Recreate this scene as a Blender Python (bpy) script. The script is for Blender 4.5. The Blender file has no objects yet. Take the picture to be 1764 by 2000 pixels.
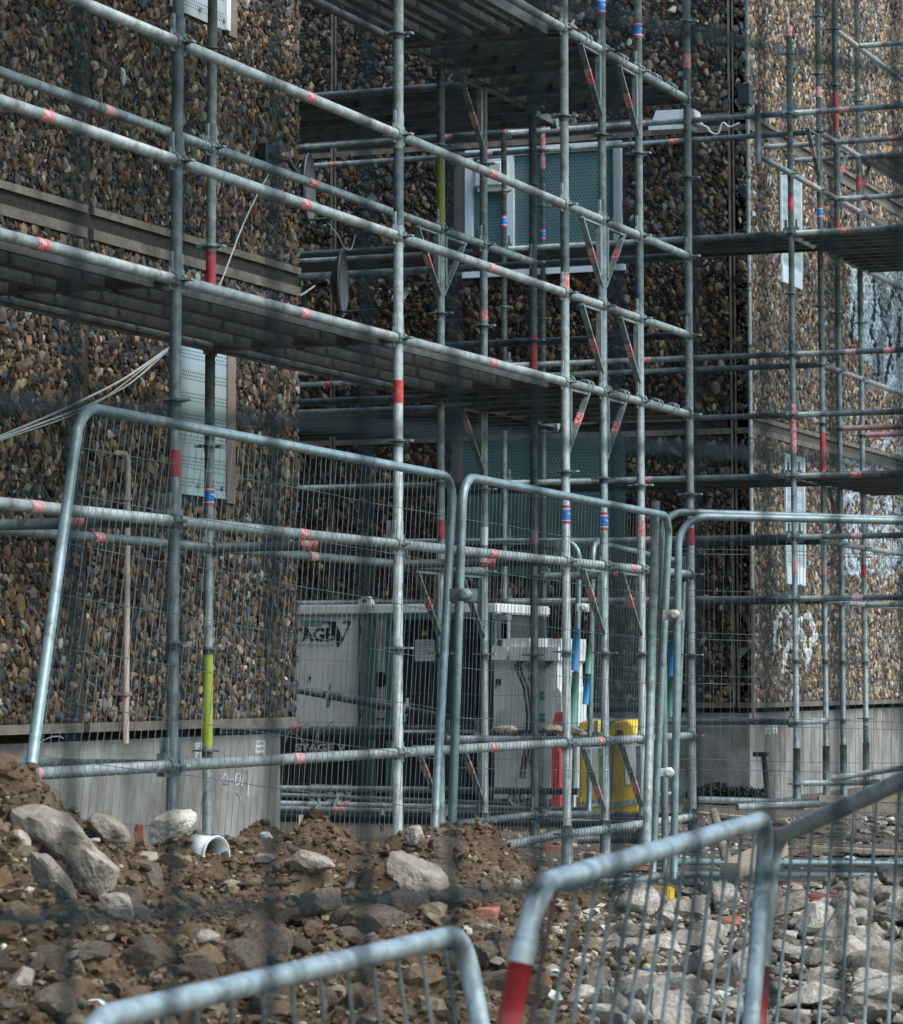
import bpy, bmesh, math, random
import numpy as np
from mathutils import Matrix, Vector
random.seed(5); rng = np.random.default_rng(7)
sc = bpy.context.scene
# ------------------------------------------------------------------ camera, light, exposure
F_, PIT, YAW, PX0, PY0, H0 = 6062.0, 0.0941, 0.3827, 857.5, 751.4, 1.0687
cam_d = bpy.data.cameras.new('camera'); cam = bpy.data.objects.new('camera', cam_d)
sc.collection.objects.link(cam); sc.camera = cam
cam_d.sensor_fit = 'VERTICAL'; cam_d.sensor_height = 36.0; cam_d.lens = F_/2000*36
cam_d.shift_x = (882-PX0)/2000; cam_d.shift_y = -(1000-PY0)/2000
cam_d.clip_start = 0.1; cam_d.clip_end = 600
cam.location = (0, 0, H0); cam.rotation_euler = (math.pi/2+PIT, 0, YAW)
cam_d.dof.use_dof = True; cam_d.dof.focus_distance = 15.5; cam_d.dof.aperture_fstop = 12.0
w = bpy.data.worlds.new('World'); sc.world = w; w.use_nodes = True
nt = w.node_tree; bg = nt.nodes['Background']
sky = nt.nodes.new('ShaderNodeTexSky'); sky.sky_type = 'NISHITA'; sky.sun_disc = False
SUN_EL, SUN_AZ = math.radians(50), math.radians(98)      # azimuth: clockwise from +Y
sky.sun_elevation = SUN_EL; sky.sun_rotation = SUN_AZ; sky.dust_density = 1.0; sky.air_density = 1.0
tint = nt.nodes.new('ShaderNodeMix'); tint.data_type = 'RGBA'; tint.blend_type = 'MULTIPLY'; tint.inputs[0].default_value = 1; tint.inputs[7].default_value = (.84, 1.0, .97, 1)
nt.links.new(sky.outputs[0], tint.inputs[6]); nt.links.new(tint.outputs[2], bg.inputs[0]); bg.inputs[1].default_value = 0.135
sun_d = bpy.data.lights.new('sun', 'SUN'); sun_d.energy = 1.5; sun_d.angle = math.radians(45); sun_d.color = (1, .975, .94)
sun = bpy.data.objects.new('sun', sun_d); sc.collection.objects.link(sun)
sdir = Vector((math.sin(SUN_AZ)*math.cos(SUN_EL), math.cos(SUN_AZ)*math.cos(SUN_EL), math.sin(SUN_EL)))
sun.rotation_euler = sdir.to_track_quat('Z', 'Y').to_euler()
sc.view_settings.view_transform = 'Standard'; sc.view_settings.look = 'None'
sc.view_settings.exposure = 1.05; sc.view_settings.gamma = 1.0
# ------------------------------------------------------------------ photograph geometry (surveying helpers)
FV = np.array([-math.sin(YAW), math.cos(YAW), 0]); RV = np.array([math.cos(YAW), math.sin(YAW), 0])
def ray(px, py):
    x, up = px-PX0, PY0-py
    return RV*x + FV*(F_*math.cos(PIT)-up*math.sin(PIT)) + np.array([0, 0, F_*math.sin(PIT)+up*math.cos(PIT)])
C0 = np.array([0, 0, H0])
def onX(px, py, X): r = ray(px, py); return C0+r*(X/r[0])
def onY(px, py, Y): r = ray(px, py); return C0+r*(Y/r[1])
def onZ(px, py, Z): r = ray(px, py); return C0+r*((Z-H0)/r[2])
def atD(px, py, D): r = ray(px, py); return C0+r*(D/(r@FV))
def proj(P):
    P = np.asarray(P, float)-C0; d = P@FV; r = P@RV; h = P[..., 2]
    fd = d*math.cos(PIT)+h*math.sin(PIT); up = -d*math.sin(PIT)+h*math.cos(PIT)
    return PX0+F_*r/fd, PY0-F_*up/fd
# ------------------------------------------------------------------ noise
def hsh(ix, iy, s):
    n = (ix.astype(np.int64)*374761393 + iy.astype(np.int64)*668265263 + s*1274126177) & 0x7fffffff
    n = ((n ^ (n >> 13))*1274126177) & 0x7fffffff
    return ((n ^ (n >> 16)) & 0xffff)/65535.0
def vnoise(x, y, s=0):
    ix, iy = np.floor(x), np.floor(y); fx, fy = x-ix, y-iy
    fx = fx*fx*(3-2*fx); fy = fy*fy*(3-2*fy)
    a, b, c, d = hsh(ix, iy, s), hsh(ix+1, iy, s), hsh(ix, iy+1, s), hsh(ix+1, iy+1, s)
    return (a*(1-fx)+b*fx)*(1-fy)+(c*(1-fx)+d*fx)*fy
def fbm(x, y, o=4, s=0, g=.5):
    t = 0; a = 1; n = 0
    for k in range(o): t = t+a*(vnoise(x*2**k, y*2**k, s+k)*2-1); n += a; a *= g
    return t/n
# ------------------------------------------------------------------ materials
def newmat(name):
    m = bpy.data.materials.new(name); m.use_nodes = True; n = m.node_tree
    return m, n, n.nodes['Principled BSDF']
def N(n, t, **kw):
    x = n.nodes.new(t)
    for k, v in kw.items(): setattr(x, k, v)
    return x
def ramp(n, fac, stops):
    r = N(n, 'ShaderNodeValToRGB'); cr = r.color_ramp
    while len(cr.elements) < len(stops): cr.elements.new(.5)
    for e, (p, c) in zip(cr.elements, stops): e.position = p; e.color = (*c, 1)
    n.links.new(fac, r.inputs[0]); return r.outputs[0]
def noise(n, scale, detail=6, rough=.6, coord='Object', stretch=None, dist=0):
    tc = N(n, 'ShaderNodeTexCoord'); o = tc.outputs[coord]
    if stretch:
        mp = N(n, 'ShaderNodeMapping'); mp.inputs['Scale'].default_value = stretch; n.links.new(o, mp.inputs[0]); o = mp.outputs[0]
    t = N(n, 'ShaderNodeTexNoise'); t.inputs['Scale'].default_value = scale; t.inputs['Detail'].default_value = detail
    t.inputs['Roughness'].default_value = rough; t.inputs['Distortion'].default_value = dist
    n.links.new(o, t.inputs['Vector']); return t.outputs['Fac']
def mixc(n, a, b, fac, mode='MIX'):
    m = N(n, 'ShaderNodeMix', data_type='RGBA', blend_type=mode)
    for s, v in ((m.inputs[6], a), (m.inputs[7], b), (m.inputs[0], fac)):
        if isinstance(v, (int, float)): s.default_value = v
        elif isinstance(v, tuple): s.default_value = (*v, 1)
        else: n.links.new(v, s)
    return m.outputs[2]
def bump(n, b, h, strength=.4, dist=.01):
    k = N(n, 'ShaderNodeBump'); k.inputs['Strength'].default_value = strength; k.inputs['Distance'].default_value = dist
    n.links.new(h, k.inputs['Height']); n.links.new(k.outputs[0], b.inputs['Normal'])
def mottled(name, c0, c1, scale=12, rough=.7, metal=0., bs=.3, bd=.005, detail=6, rand=.25, dirt=None, dirt_scale=3, lo=.35, hi=.65, stretch=None, rust=False):
    m, n, b = newmat(name)
    f = noise(n, scale, detail, .65, stretch=stretch); col = ramp(n, f, [(lo, c0), (hi, c1)])
    if dirt:
        g = ramp(n, noise(n, dirt_scale, 5, .7, dist=.3), [(.5, (0, 0, 0)), (.68, (1, 1, 1))]); col = mixc(n, col, dirt, g)
    if rust:
        g = ramp(n, noise(n, 17, 7, .75, dist=.6), [(.66, (0, 0, 0)), (.74, (.75, .75, .75))]); col = mixc(n, col, (.16, .075, .035), g)
        g = ramp(n, noise(n, 45, 3, .6), [(.68, (0, 0, 0)), (.72, (.8, .8, .8))]); col = mixc(n, col, (.5, .5, .47), g)
    if rand:
        oi = N(n, 'ShaderNodeObjectInfo'); mr = N(n, 'ShaderNodeMapRange'); n.links.new(oi.outputs['Random'], mr.inputs[0])
        mr.inputs[3].default_value = 1-rand; mr.inputs[4].default_value = 1+rand*.5
        v = N(n, 'ShaderNodeCombineColor')
        for i in range(3): n.links.new(mr.outputs[0], v.inputs[i])
        col = mixc(n, col, v.outputs[0], 1.0, 'MULTIPLY')
    n.links.new(col, b.inputs['Base Color']); b.inputs['Roughness'].default_value = rough; b.inputs['Metallic'].default_value = metal
    if bs: bump(n, b, noise(n, scale*2.5, 8, .7), bs, bd)
    return m
M = {}
M['galv'] = mottled('galvanised_steel', (.155, .19, .185), (.32, .36, .345), 22, .55, .3, .2, .002, rand=.35, dirt=(.085, .075, .065), dirt_scale=7, rust=True)
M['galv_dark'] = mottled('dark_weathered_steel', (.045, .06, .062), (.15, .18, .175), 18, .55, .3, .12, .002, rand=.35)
M['galv_light'] = mottled('pale_scaffold_tube', (.24, .27, .262), (.42, .44, .415), 24, .55, .2, .2, .002, rand=.22, dirt=(.15, .13, .11), dirt_scale=8, rust=True)
M['fence'] = mottled('fence_tube_zinc', (.18, .235, .238), (.32, .385, .385), 16, .42, .4, .15, .002, rand=.2, dirt=(.12, .13, .12), dirt_scale=8)
M['wire'] = mottled('fence_wire', (.045, .058, .06), (.15, .18, .18), 10, .5, .4, 0, rand=.1)
M['barrier'] = mottled('barrier_tube_zinc', (.27, .31, .318), (.45, .49, .49), 30, .42, .35, .25, .002, rand=.1, dirt=(.15, .17, .175), dirt_scale=14, rust=True)
M['plank'] = mottled('steel_deck_plank', (.06, .07, .066), (.16, .17, .155), 10, .6, .3, .2, .003, rand=.3, dirt=(.1, .085, .07), dirt_scale=5)
M['red'] = mottled('red_paint', (.42, .02, .03), (.55, .045, .05), 20, .55, 0, .1, .001, rand=.2, dirt=(.36, .16, .15), dirt_scale=18)
M['yellowgreen'] = mottled('yellow_green_paint', (.36, .42, .01), (.5, .55, .02), 20, .5, 0, .1, .001, dirt=(.3, .3, .25), dirt_scale=14)
M['olive'] = mottled('faded_olive_paint', (.13, .14, .02), (.22, .22, .03), 20, .6, 0, .1, .001, dirt=(.15, .15, .12), dirt_scale=14)
M['blue'] = mottled('blue_sticker', (.01, .12, .35), (.02, .2, .5), 30, .5, 0, 0)
M['black'] = mottled('black_plastic', (.012, .014, .016), (.03, .035, .035), 12, .5, 0, .1, .002)
M['white'] = mottled('white_plastic', (.64, .64, .62), (.76, .76, .74), 5, .45, 0, .05, .002, rand=.05, dirt=(.45, .42, .38), dirt_scale=3)
M['whitepaint'] = mottled('white_window_frame', (.74, .77, .78), (.86, .87, .87), 5, .45, 0, 0, rand=.05)
M['screen'] = None
M['concrete'] = mottled('plinth_concrete', (.16, .14, .12), (.42, .39, .345), 3.5, .9, 0, .5, .01, rand=.05, dirt=(.13, .1, .085), dirt_scale=1.1, stretch=(1.3, 1.3, .6), lo=.3, hi=.7)
M['lip'] = mottled('joint_concrete', (.1, .08, .065), (.24, .19, .15), 8, .85, 0, .3, .005, rand=.05)
M['reveal'] = mottled('pinkish_render', (.22, .15, .125), (.36, .27, .235), 60, .9, 0, .6, .006, rand=.05)
M['mortar'] = mottled('pebbledash_mortar', (.018, .014, .011), (.055, .042, .032), 30, .95, 0, .5, .01, rand=0)
M['mortar_pale'] = mottled('pale_pebbledash_mortar', (.06, .05, .04), (.14, .11, .085), 30, .95, 0, .5, .01, rand=0)
M['gencream'] = mottled('generator_grey_paint', (.62, .61, .57), (.72, .71, .67), 4, .45, 0, .03, .002, rand=.03, dirt=(.5, .47, .43), dirt_scale=2)
M['genteal'] = mottled('teal_frame_steel', (.03, .09, .095), (.06, .15, .15), 8, .5, .1, .05, .002, rand=.2)
M['genblack'] = mottled('black_tank_paint', (.008, .011, .012), (.02, .024, .024), 5, .5, 0, .05, .002)
M['teal'] = mottled('teal_sticker', (.0, .22, .22), (.01, .28, .27), 5, .5, 0, 0)
M['ink'] = mottled('black_lettering', (.008, .015, .02), (.012, .02, .025), 5, .5, 0, 0, rand=0)
M['inkgrey'] = mottled('silver_lettering', (.4, .42, .42), (.5, .5, .5), 5, .5, 0, 0, rand=0)
M['inkblue'] = mottled('blue_grey_lettering', (.12, .2, .27), (.15, .23, .3), 5, .5, 0, 0, rand=0)
M['paper'] = mottled('paper_sheet', (.5, .52, .55), (.6, .62, .64), 5, .7, 0, 0, rand=0)
M['yellow'] = mottled('yellow_plastic', (.6, .38, .015), (.72, .48, .03), 5, .55, 0, .1, .003, rand=.1, dirt=(.33, .23, .07), dirt_scale=6)
M['cable'] = mottled('white_cable', (.5, .48, .44), (.65, .63, .6), 8, .5, 0, 0)
M['beige'] = mottled('beige_waste_pipe', (.38, .28, .22), (.48, .37, .3), 6, .5, 0, .05, .002, dirt=(.25, .19, .15))
M['wood'] = mottled('weathered_timber', (.25, .18, .11), (.45, .35, .24), 14, .8, 0, .4, .004, stretch=(1, 8, 8))
M['rock'] = mottled('limestone_lump', (.32, .245, .18), (.6, .5, .4), 9, .9, 0, 1, .03, rand=.25, dirt=(.13, .09, .06), dirt_scale=5)
M['rubble'] = mottled('pale_concrete_lump', (.44, .355, .275), (.8, .7, .585), 11, .9, 0, .9, .015, rand=.35, dirt=(.26, .19, .13), dirt_scale=9)
M['earth_lump'] = mottled('earth_coated_lump', (.2, .135, .088), (.41, .31, .22), 12, .95, 0, 1, .03, rand=.35, dirt=(.15, .105, .07), dirt_scale=8)
M['brick'] = mottled('broken_brick', (.3, .08, .05), (.42, .15, .1), 14, .9, 0, .6, .01, rand=.25, dirt=(.25, .18, .13), dirt_scale=8)
M['dishgrey'] = mottled('grey_dish_metal', (.1, .11, .115), (.16, .17, .175), 6, .5, .1, 0)
M['nearwire'] = mottled('dark_green_coated_wire', (.002, .012, .016), (.003, .018, .022), 8, .9, 0, 0, rand=0)
M['hoseblue'] = mottled('blue_sleeve', (.0, .17, .42), (.01, .26, .55), 6, .5, 0, 0)
M['hosegreen'] = mottled('green_sleeve', (.08, .24, .17), (.14, .34, .24), 6, .5, 0, 0)
M['weed'] = mottled('dark_weeds', (.008, .014, .012), (.025, .034, .022), 20, .8, 0, 0)
M['twig'] = mottled('dead_twig', (.06, .045, .035), (.14, .1, .08), 20, .8, 0, 0)
M['gold'] = mottled('aged_clamp', (.35, .3, .22), (.55, .5, .42), 20, .5, .3, .2, .003)
def tape_mat():
    m, n, b = newmat('red_white_tape')
    f = noise(n, 38, 3, .7, dist=1.5)
    col = ramp(n, f, [(.42, (.5, .04, .05)), (.5, (.55, .16, .15)), (.55, (.5, .4, .385))])
    oi = N(n, 'ShaderNodeObjectInfo')
    col = mixc(n, col, (.62, .4, .38), ramp(n, oi.outputs['Random'], [(.3, (0, 0, 0)), (1, (.55, .55, .55))]))
    n.links.new(col, b.inputs['Base Color']); b.inputs['Roughness'].default_value = .6; return m
M['tape'] = tape_mat()
M['dullred'] = mottled('dull_red_paint', (.2, .07, .07), (.3, .16, .16), 20, .5, 0, .1, .001)
def stick_mat():
    m, n, b = newmat('blue_red_sticker')
    tc = N(n, 'ShaderNodeTexCoord'); sx = N(n, 'ShaderNodeSeparateXYZ'); n.links.new(tc.outputs['Generated'], sx.inputs[0])
    r = N(n, 'ShaderNodeValToRGB'); r.color_ramp.interpolation = 'CONSTANT'; cr = r.color_ramp
    st = [(0, (.55, .03, .03)), (.14, (.7, .7, .7)), (.19, (.01, .17, .5)), (.78, (.7, .7, .7)), (.83, (.5, .04, .04))]
    while len(cr.elements) < 5: cr.elements.new(.5)
    for e, (p, c) in zip(cr.elements, st): e.position = p; e.color = (*c, 1)
    n.links.new(sx.outputs[2], r.inputs[0])
    g = ramp(n, noise(n, 60, 3), [(.6, (0, 0, 0)), (.66, (1, 1, 1))])
    n.links.new(mixc(n, r.outputs[0], (.6, .6, .6), g), b.inputs['Base Color']); b.inputs['Roughness'].default_value = .5; return m
M['sticker'] = stick_mat()
def perf_mat(name, base, mode, u, hole=.012, pitch=.03, alpha=False):
    """rows of punched holes; u = which object axis runs along the sheet, z is up; mode 'rows' groups them by three"""
    m, n, b = newmat(name)
    tc = N(n, 'ShaderNodeTexCoord'); s = N(n, 'ShaderNodeSeparateXYZ'); n.links.new(tc.outputs['Object'], s.inputs[0])
    def mt(op, a, b_=None, c=None):
        k = N(n, 'ShaderNodeMath', operation=op)
        for i, v in enumerate((a, b_, c)):
            if v is None: continue
            if isinstance(v, (int, float)): k.inputs[i].default_value = v
            else: n.links.new(v, k.inputs[i])
        return k.outputs[0]
    U = s.outputs[u]; V = s.outputs[1 if alpha else 2]
    v = mt('DIVIDE', V, pitch*.87); row = mt('FLOOR', v); off = mt('MULTIPLY', mt('MODULO', mt('ADD', row, 1000), 2), .5)
    uu = mt('ADD', mt('DIVIDE', U, pitch), off)
    du = mt('MULTIPLY', mt('SUBTRACT', mt('FRACT', mt('ADD', uu, 1000)), .5), pitch)
    dv = mt('MULTIPLY', mt('SUBTRACT', mt('SUBTRACT', v, row), .5), pitch*.87)
    d = mt('SQRT', mt('ADD', mt('MULTIPLY', du, du), mt('MULTIPLY', dv, dv)))
    inside = mt('LESS_THAN', d, hole/2)
    if mode == 'rows': inside = mt('MULTIPLY', inside, mt('LESS_THAN', mt('MODULO', mt('ADD', row, 1000), 6), 2.5))
    nz = ramp(n, noise(n, 3, 5), [(.35, tuple(c*.85 for c in base)), (.65, base)])
    n.links.new(mixc(n, nz, (.012, .02, .022), inside), b.inputs['Base Color'])
    b.inputs['Roughness'].default_value = .5; b.inputs['Metallic'].default_value = .15
    if alpha:
        n.links.new(mt('SUBTRACT', 1.0, inside), b.inputs['Alpha'])
    return m
M['screen_a'] = perf_mat('pale_perforated_steel', (.5, .58, .6), 'rows', 1, .0105, .021)
M['screen_b'] = perf_mat('grey_perforated_steel', (.13, .215, .21), 'all', 0, .0125, .034)
M['plank_top'] = perf_mat('perforated_plank_top', (.09, .09, .085), 'all', 0, .017, .024, alpha=True)
def vcol_mat(name, rough=.6, bs=.25, spec=.4):
    m, n, b = newmat(name)
    a = N(n, 'ShaderNodeAttribute', attribute_name='col')
    f = ramp(n, noise(n, 55, 4, .7), [(.3, (.72, .72, .72)), (.7, (1.18, 1.15, 1.1))])
    n.links.new(mixc(n, a.outputs['Color'], f, 1.0, 'MULTIPLY'), b.inputs['Base Color'])
    b.inputs['Roughness'].default_value = rough; b.inputs['Specular IOR Level'].default_value = spec
    if bs: bump(n, b, noise(n, 90, 5, .7), bs, .004)
    return m
M['pebbles'] = vcol_mat('exposed_flint_pebbles', .62, .35, .3)
M['soil'] = vcol_mat('loose_soil', .95, .9, .1)
_n = M['soil'].node_tree; _b = _n.nodes['Principled BSDF']; bump(_n, _b, noise(_n, 42, 9, .8), 1.0, .03)
# ------------------------------------------------------------------ object kit
WM = {}                                       # world matrices kept by hand
def reg(o, world, parent):
    sc.collection.objects.link(o); WM[o.name] = world
    if parent is not None:
        o.parent = parent; o.matrix_local = WM[parent.name].inverted() @ world
    else: o.matrix_local = world
def tag(o, label=None, cat=None, group=None, kind=None):
    if label: o['label'] = label
    if cat: o['category'] = cat
    if group: o['group'] = group
    if kind: o['kind'] = kind
    return o
def empty(name, loc, label, cat, group=None):
    o = bpy.data.objects.new(name, None); o.empty_display_size = .1
    reg(o, Matrix.Translation(Vector(loc)), None); return tag(o, label, cat, group)
class MB:
    def __init__(s): s.v = []; s.f = []; s.sm = []; s.n = 0
    def add(s, v, f, smooth=False):
        s.v.append(np.asarray(v, float)); s.f += [tuple(i+s.n for i in q) for q in f]; s.sm += [smooth]*len(f); s.n += len(v); return s
    def box(s, a, b, R=None, c=None):
        a, b = np.minimum(a, b), np.maximum(a, b)
        v = np.array([[x, y, z] for x in (a[0], b[0]) for y in (a[1], b[1]) for z in (a[2], b[2])], float)
        if R is not None: v = (v-c)@np.array(R).T+c
        return s.add(v, [(0, 1, 3, 2), (4, 6, 7, 5), (0, 4, 5, 1), (2, 3, 7, 6), (0, 2, 6, 4), (1, 5, 7, 3)])
    def beam(s, p, q, w, h, up=(0, 0, 1)):
        p, q = np.array(p, float), np.array(q, float); d = q-p; d /= np.linalg.norm(d)
        u = np.cross(d, up); u /= np.linalg.norm(u)+1e-12; t = np.cross(u, d)
        v = [e+u*a*w/2+t*b*h/2 for e in (p, q) for a, b in ((-1, -1), (1, -1), (1, 1), (-1, 1))]
        return s.add(v, [(0, 1, 2, 3), (7, 6, 5, 4), (0, 4, 5, 1), (1, 5, 6, 2), (2, 6, 7, 3), (3, 7, 4, 0)])
    def tube(s, pts, r, n=14, cap=True, closed=False):
        pts = [np.array(p, float) for p in pts]; m = len(pts); rr = r if hasattr(r, '__len__') else [r]*m
        T = []
        for i in range(m):
            a = pts[(i-1) % m] if closed else pts[max(i-1, 0)]; b = pts[(i+1) % m] if closed else pts[min(i+1, m-1)]
            d = b-a; T.append(d/(np.linalg.norm(d)+1e-12))
        up = np.array([0, 0, 1.]) if abs(T[0][2]) < .9 else np.array([1., 0, 0])
        u = np.cross(T[0], up); u /= np.linalg.norm(u); V = []
        for i in range(m):
            u = u-T[i]*(u@T[i]); u /= np.linalg.norm(u); w_ = np.cross(T[i], u)
            for k in range(n):
                a = 2*math.pi*k/n; V.append(pts[i]+rr[i]*(u*math.cos(a)+w_*math.sin(a)))
        fs = []
        for i in range(m if closed else m-1):
            j = (i+1) % m
            for k in range(n): fs.append((i*n+k, i*n+(k+1) % n, j*n+(k+1) % n, j*n+k))
        s.add(V, fs, True)
        if cap and not closed:
            b0 = s.n-len(V)
            s.f += [tuple(b0+k for k in range(n)), tuple(b0+(m-1)*n+k for k in reversed(range(n)))]; s.sm += [False]*2
        return s
    def disc(s, c, r, h, n=16, R=None):
        ang = [2*math.pi*k/n for k in range(n)]
        v = [(r*math.cos(a), r*math.sin(a), z) for z in (-h/2, h/2) for a in ang]
        v = np.array(v); v = v@np.array(R).T if R is not None else v
        return s.add(v+np.array(c), [tuple(range(n)), tuple(n+k for k in reversed(range(n)))]+[(k, n+k, n+(k+1) % n, (k+1) % n) for k in range(n)])
    def poly(s, pts2, plane, c0, c1):
        """extrude a 2-D outline; plane 'Y': (x,z) between y=c0..c1, plane 'X': (y,z) between x=c0..c1"""
        n = len(pts2); mk = (lambda p, c: (p[0], c, p[1])) if plane == 'Y' else (lambda p, c: (c, p[0], p[1]))
        v = [mk(p, c) for c in (c0, c1) for p in pts2]
        return s.add(v, [tuple(range(n)), tuple(n+k for k in reversed(range(n)))]+[(k, n+k, n+(k+1) % n, (k+1) % n) for k in range(n)])
    def mesh(s, name, mat, origin=(0, 0, 0)):
        me = bpy.data.meshes.new(name); v = np.concatenate(s.v)-np.array(origin)
        me.from_pydata(v.tolist(), [], s.f); me.materials.append(mat)
        me.polygons.foreach_set('use_smooth', s.sm); me.validate(); me.update(); return me
    def build(s, name, mat, parent=None, origin=None, label=None):
        if origin is None: origin = tuple(WM[parent.name].translation) if parent is not None else tuple(np.concatenate(s.v).mean(0))
        o = bpy.data.objects.new(name, s.mesh(name, mat, origin)); reg(o, Matrix.Translation(Vector(origin)), parent)
        if label: o['label'] = label
        return o
def inst(name, me, world, parent):
    o = bpy.data.objects.new(name, me); reg(o, world, parent); return o
def trimesh(name, v, f, mat, col=None, smooth=False):
    me = bpy.data.meshes.new(name); v = np.ascontiguousarray(v, np.float32); f = np.ascontiguousarray(f, np.int32); k = f.shape[1]
    me.vertices.add(len(v)); me.vertices.foreach_set('co', v.ravel())
    me.loops.add(f.size); me.loops.foreach_set('vertex_index', f.ravel())
    me.polygons.add(len(f)); me.polygons.foreach_set('loop_start', np.arange(len(f), dtype=np.int32)*k)
    try: me.polygons.foreach_set('loop_total', np.full(len(f), k, np.int32))
    except Exception: pass
    me.polygons.foreach_set('use_smooth', np.full(len(f), smooth)); me.materials.append(mat)
    if col is not None:
        a = me.color_attributes.new('col', 'FLOAT_COLOR', 'POINT')
        a.data.foreach_set('color', np.concatenate([col, np.ones((len(col), 1))], 1).astype(np.float32).ravel())
    me.update(calc_edges=True); return me
def rotm(a, b, c):
    return np.array(Matrix.Rotation(c, 3, 'Z') @ Matrix.Rotation(b, 3, 'Y') @ Matrix.Rotation(a, 3, 'X'))
# icosahedron prototypes for angular pebbles
_bm = bmesh.new(); bmesh.ops.create_icosphere(_bm, subdivisions=1, radius=1)
ICO_V = np.array([v.co[:] for v in _bm.verts]); ICO_F = np.array([[v.index for v in f.verts] for f in _bm.faces]); _bm.free()
def protos(k, rough=.22):
    out = []
    for i in range(k):
        R = rotm(*rng.uniform(0, 6.28, 3)); v = (ICO_V@R.T)*rng.uniform(1-rough, 1+rough*.6, (12, 1)); out.append(v)
    return np.array(out)
PROT = protos(48, .34)
def scatter(pos, ax, U, V, W, pr=PROT):
    """pos (n,3); ax (n,3) half axes along U,V,W (n,3 each or 3)"""
    n = len(pos); L = pr[rng.integers(0, len(pr), n)]*ax[:, None, :]
    P = pos[:, None, :]+L[..., 0:1]*U[:, None, :]+L[..., 1:2]*V[:, None, :]+L[..., 2:3]*W[:, None, :]
    f = ICO_F[None]+(np.arange(n)*12)[:, None, None]
    return P.reshape(-1, 3), f.reshape(-1, 3)
# ------------------------------------------------------------------ building
XA, YB = -7.12, 25.86
cornA = onX(583, 800, XA); YA1 = cornA[1]
XC = onY(1465, 800, YB)[0]
X_BL = -13.5
bld = empty('apartment_block', (XA, YA1, 0), 'pebble clad apartment block with a deep recess, grey concrete plinth and steel screened windows', 'building')
JZ1, JZ2 = onX(583, 545, XA)[2], None
JZ2 = JZ1+2.66
ZB = onX(583, 1413, XA)[2]                    # underside of the pebble panels
TOPZ = 8.2
PAL = np.array([(.20, .115, .055), (.13, .075, .04), (.28, .19, .11), (.36, .27, .17), (.07, .05, .04), (.035, .04, .045),
                (.06, .075, .085), (.17, .13, .11), (.10, .07, .06), (.25, .13, .06), (.48, .42, .34), (.16, .15, .15), (.22, .16, .14)])
PW = np.array([13, 14, 9, 5, 12, 10, 8, 10, 10, 6, 2.2, 6, 7]); PW = PW/PW.sum()
def wall_part(name, a0, a1, plane, const, keep, pitch, size, z0, z1, dark=1.0, extra=None, full=None, back=None):
    """concrete backing slab with a dense layer of pebbles pressed into its outer face"""
    th = .2; f0, f1 = full or (a0, a1)
    mb = MB()
    if plane == 'X': mb.box((const-th, f0, ZB), (const, f1, TOPZ))
    else: mb.box((f0, const, ZB), (f1, const+th, TOPZ))
    wobj = mb.build('wall', back or M['mortar'], bld)
    nu, nv = int((a1-a0)/pitch), int((z1-z0)/(pitch*.86))
    i, j = np.meshgrid(np.arange(nu), np.arange(nv)); i = i.ravel(); j = j.ravel()
    u = a0+(i+.5*(j % 2)+.5)*pitch+rng.uniform(-.32, .32, len(i))*pitch
    v = z0+(j+.5)*pitch*.86+rng.uniform(-.32, .32, len(i))*pitch
    k = keep(u, v) & (v < z1-pitch*.3) & (u > a0) & (u < a1-.005); u, v = u[k], v[k]; n = len(u)
    base = rng.gamma(5, size/5, n).clip(size*.4, size*2.0)
    ax = np.stack([base*rng.uniform(.62, 1.05, n), base*rng.uniform(.9, 1.65, n), base*rng.uniform(.45, .8, n)], 1)
    th_ = rng.normal(0, .7, n); c, s = np.cos(th_), np.sin(th_); Z = np.zeros(n)
    if plane == 'X':
        pos = np.stack([const+ax[:, 2]*.15+rng.uniform(0, .006, n), u, v], 1); W = np.tile([1., 0, 0], (n, 1))
        U = np.stack([Z, c, s], 1); V = np.stack([Z, -s, c], 1)
    else:
        pos = np.stack([u, const-ax[:, 2]*.15-rng.uniform(0, .006, n), v], 1); W = np.tile([0., -1, 0], (n, 1))
        U = np.stack([c, Z, s], 1); V = np.stack([-s, Z, c], 1)
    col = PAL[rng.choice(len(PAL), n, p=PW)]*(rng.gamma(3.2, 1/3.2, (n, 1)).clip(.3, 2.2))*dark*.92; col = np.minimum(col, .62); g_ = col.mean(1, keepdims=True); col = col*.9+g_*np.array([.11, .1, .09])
    stain = (.62+.55*vnoise(u*1.1, v*.6, 3))[:, None]; col = col*stain
    if extra is not None: col = extra(pos, col)
    P, f = scatter(pos, ax, U, V, W)
    me = trimesh('pebble_cladding', P, f, M['pebbles'], np.repeat(col, 12, 0))
    o = bpy.data.objects.new('pebble_cladding', me); reg(o, Matrix.Identity(4), wobj); return wobj
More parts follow.
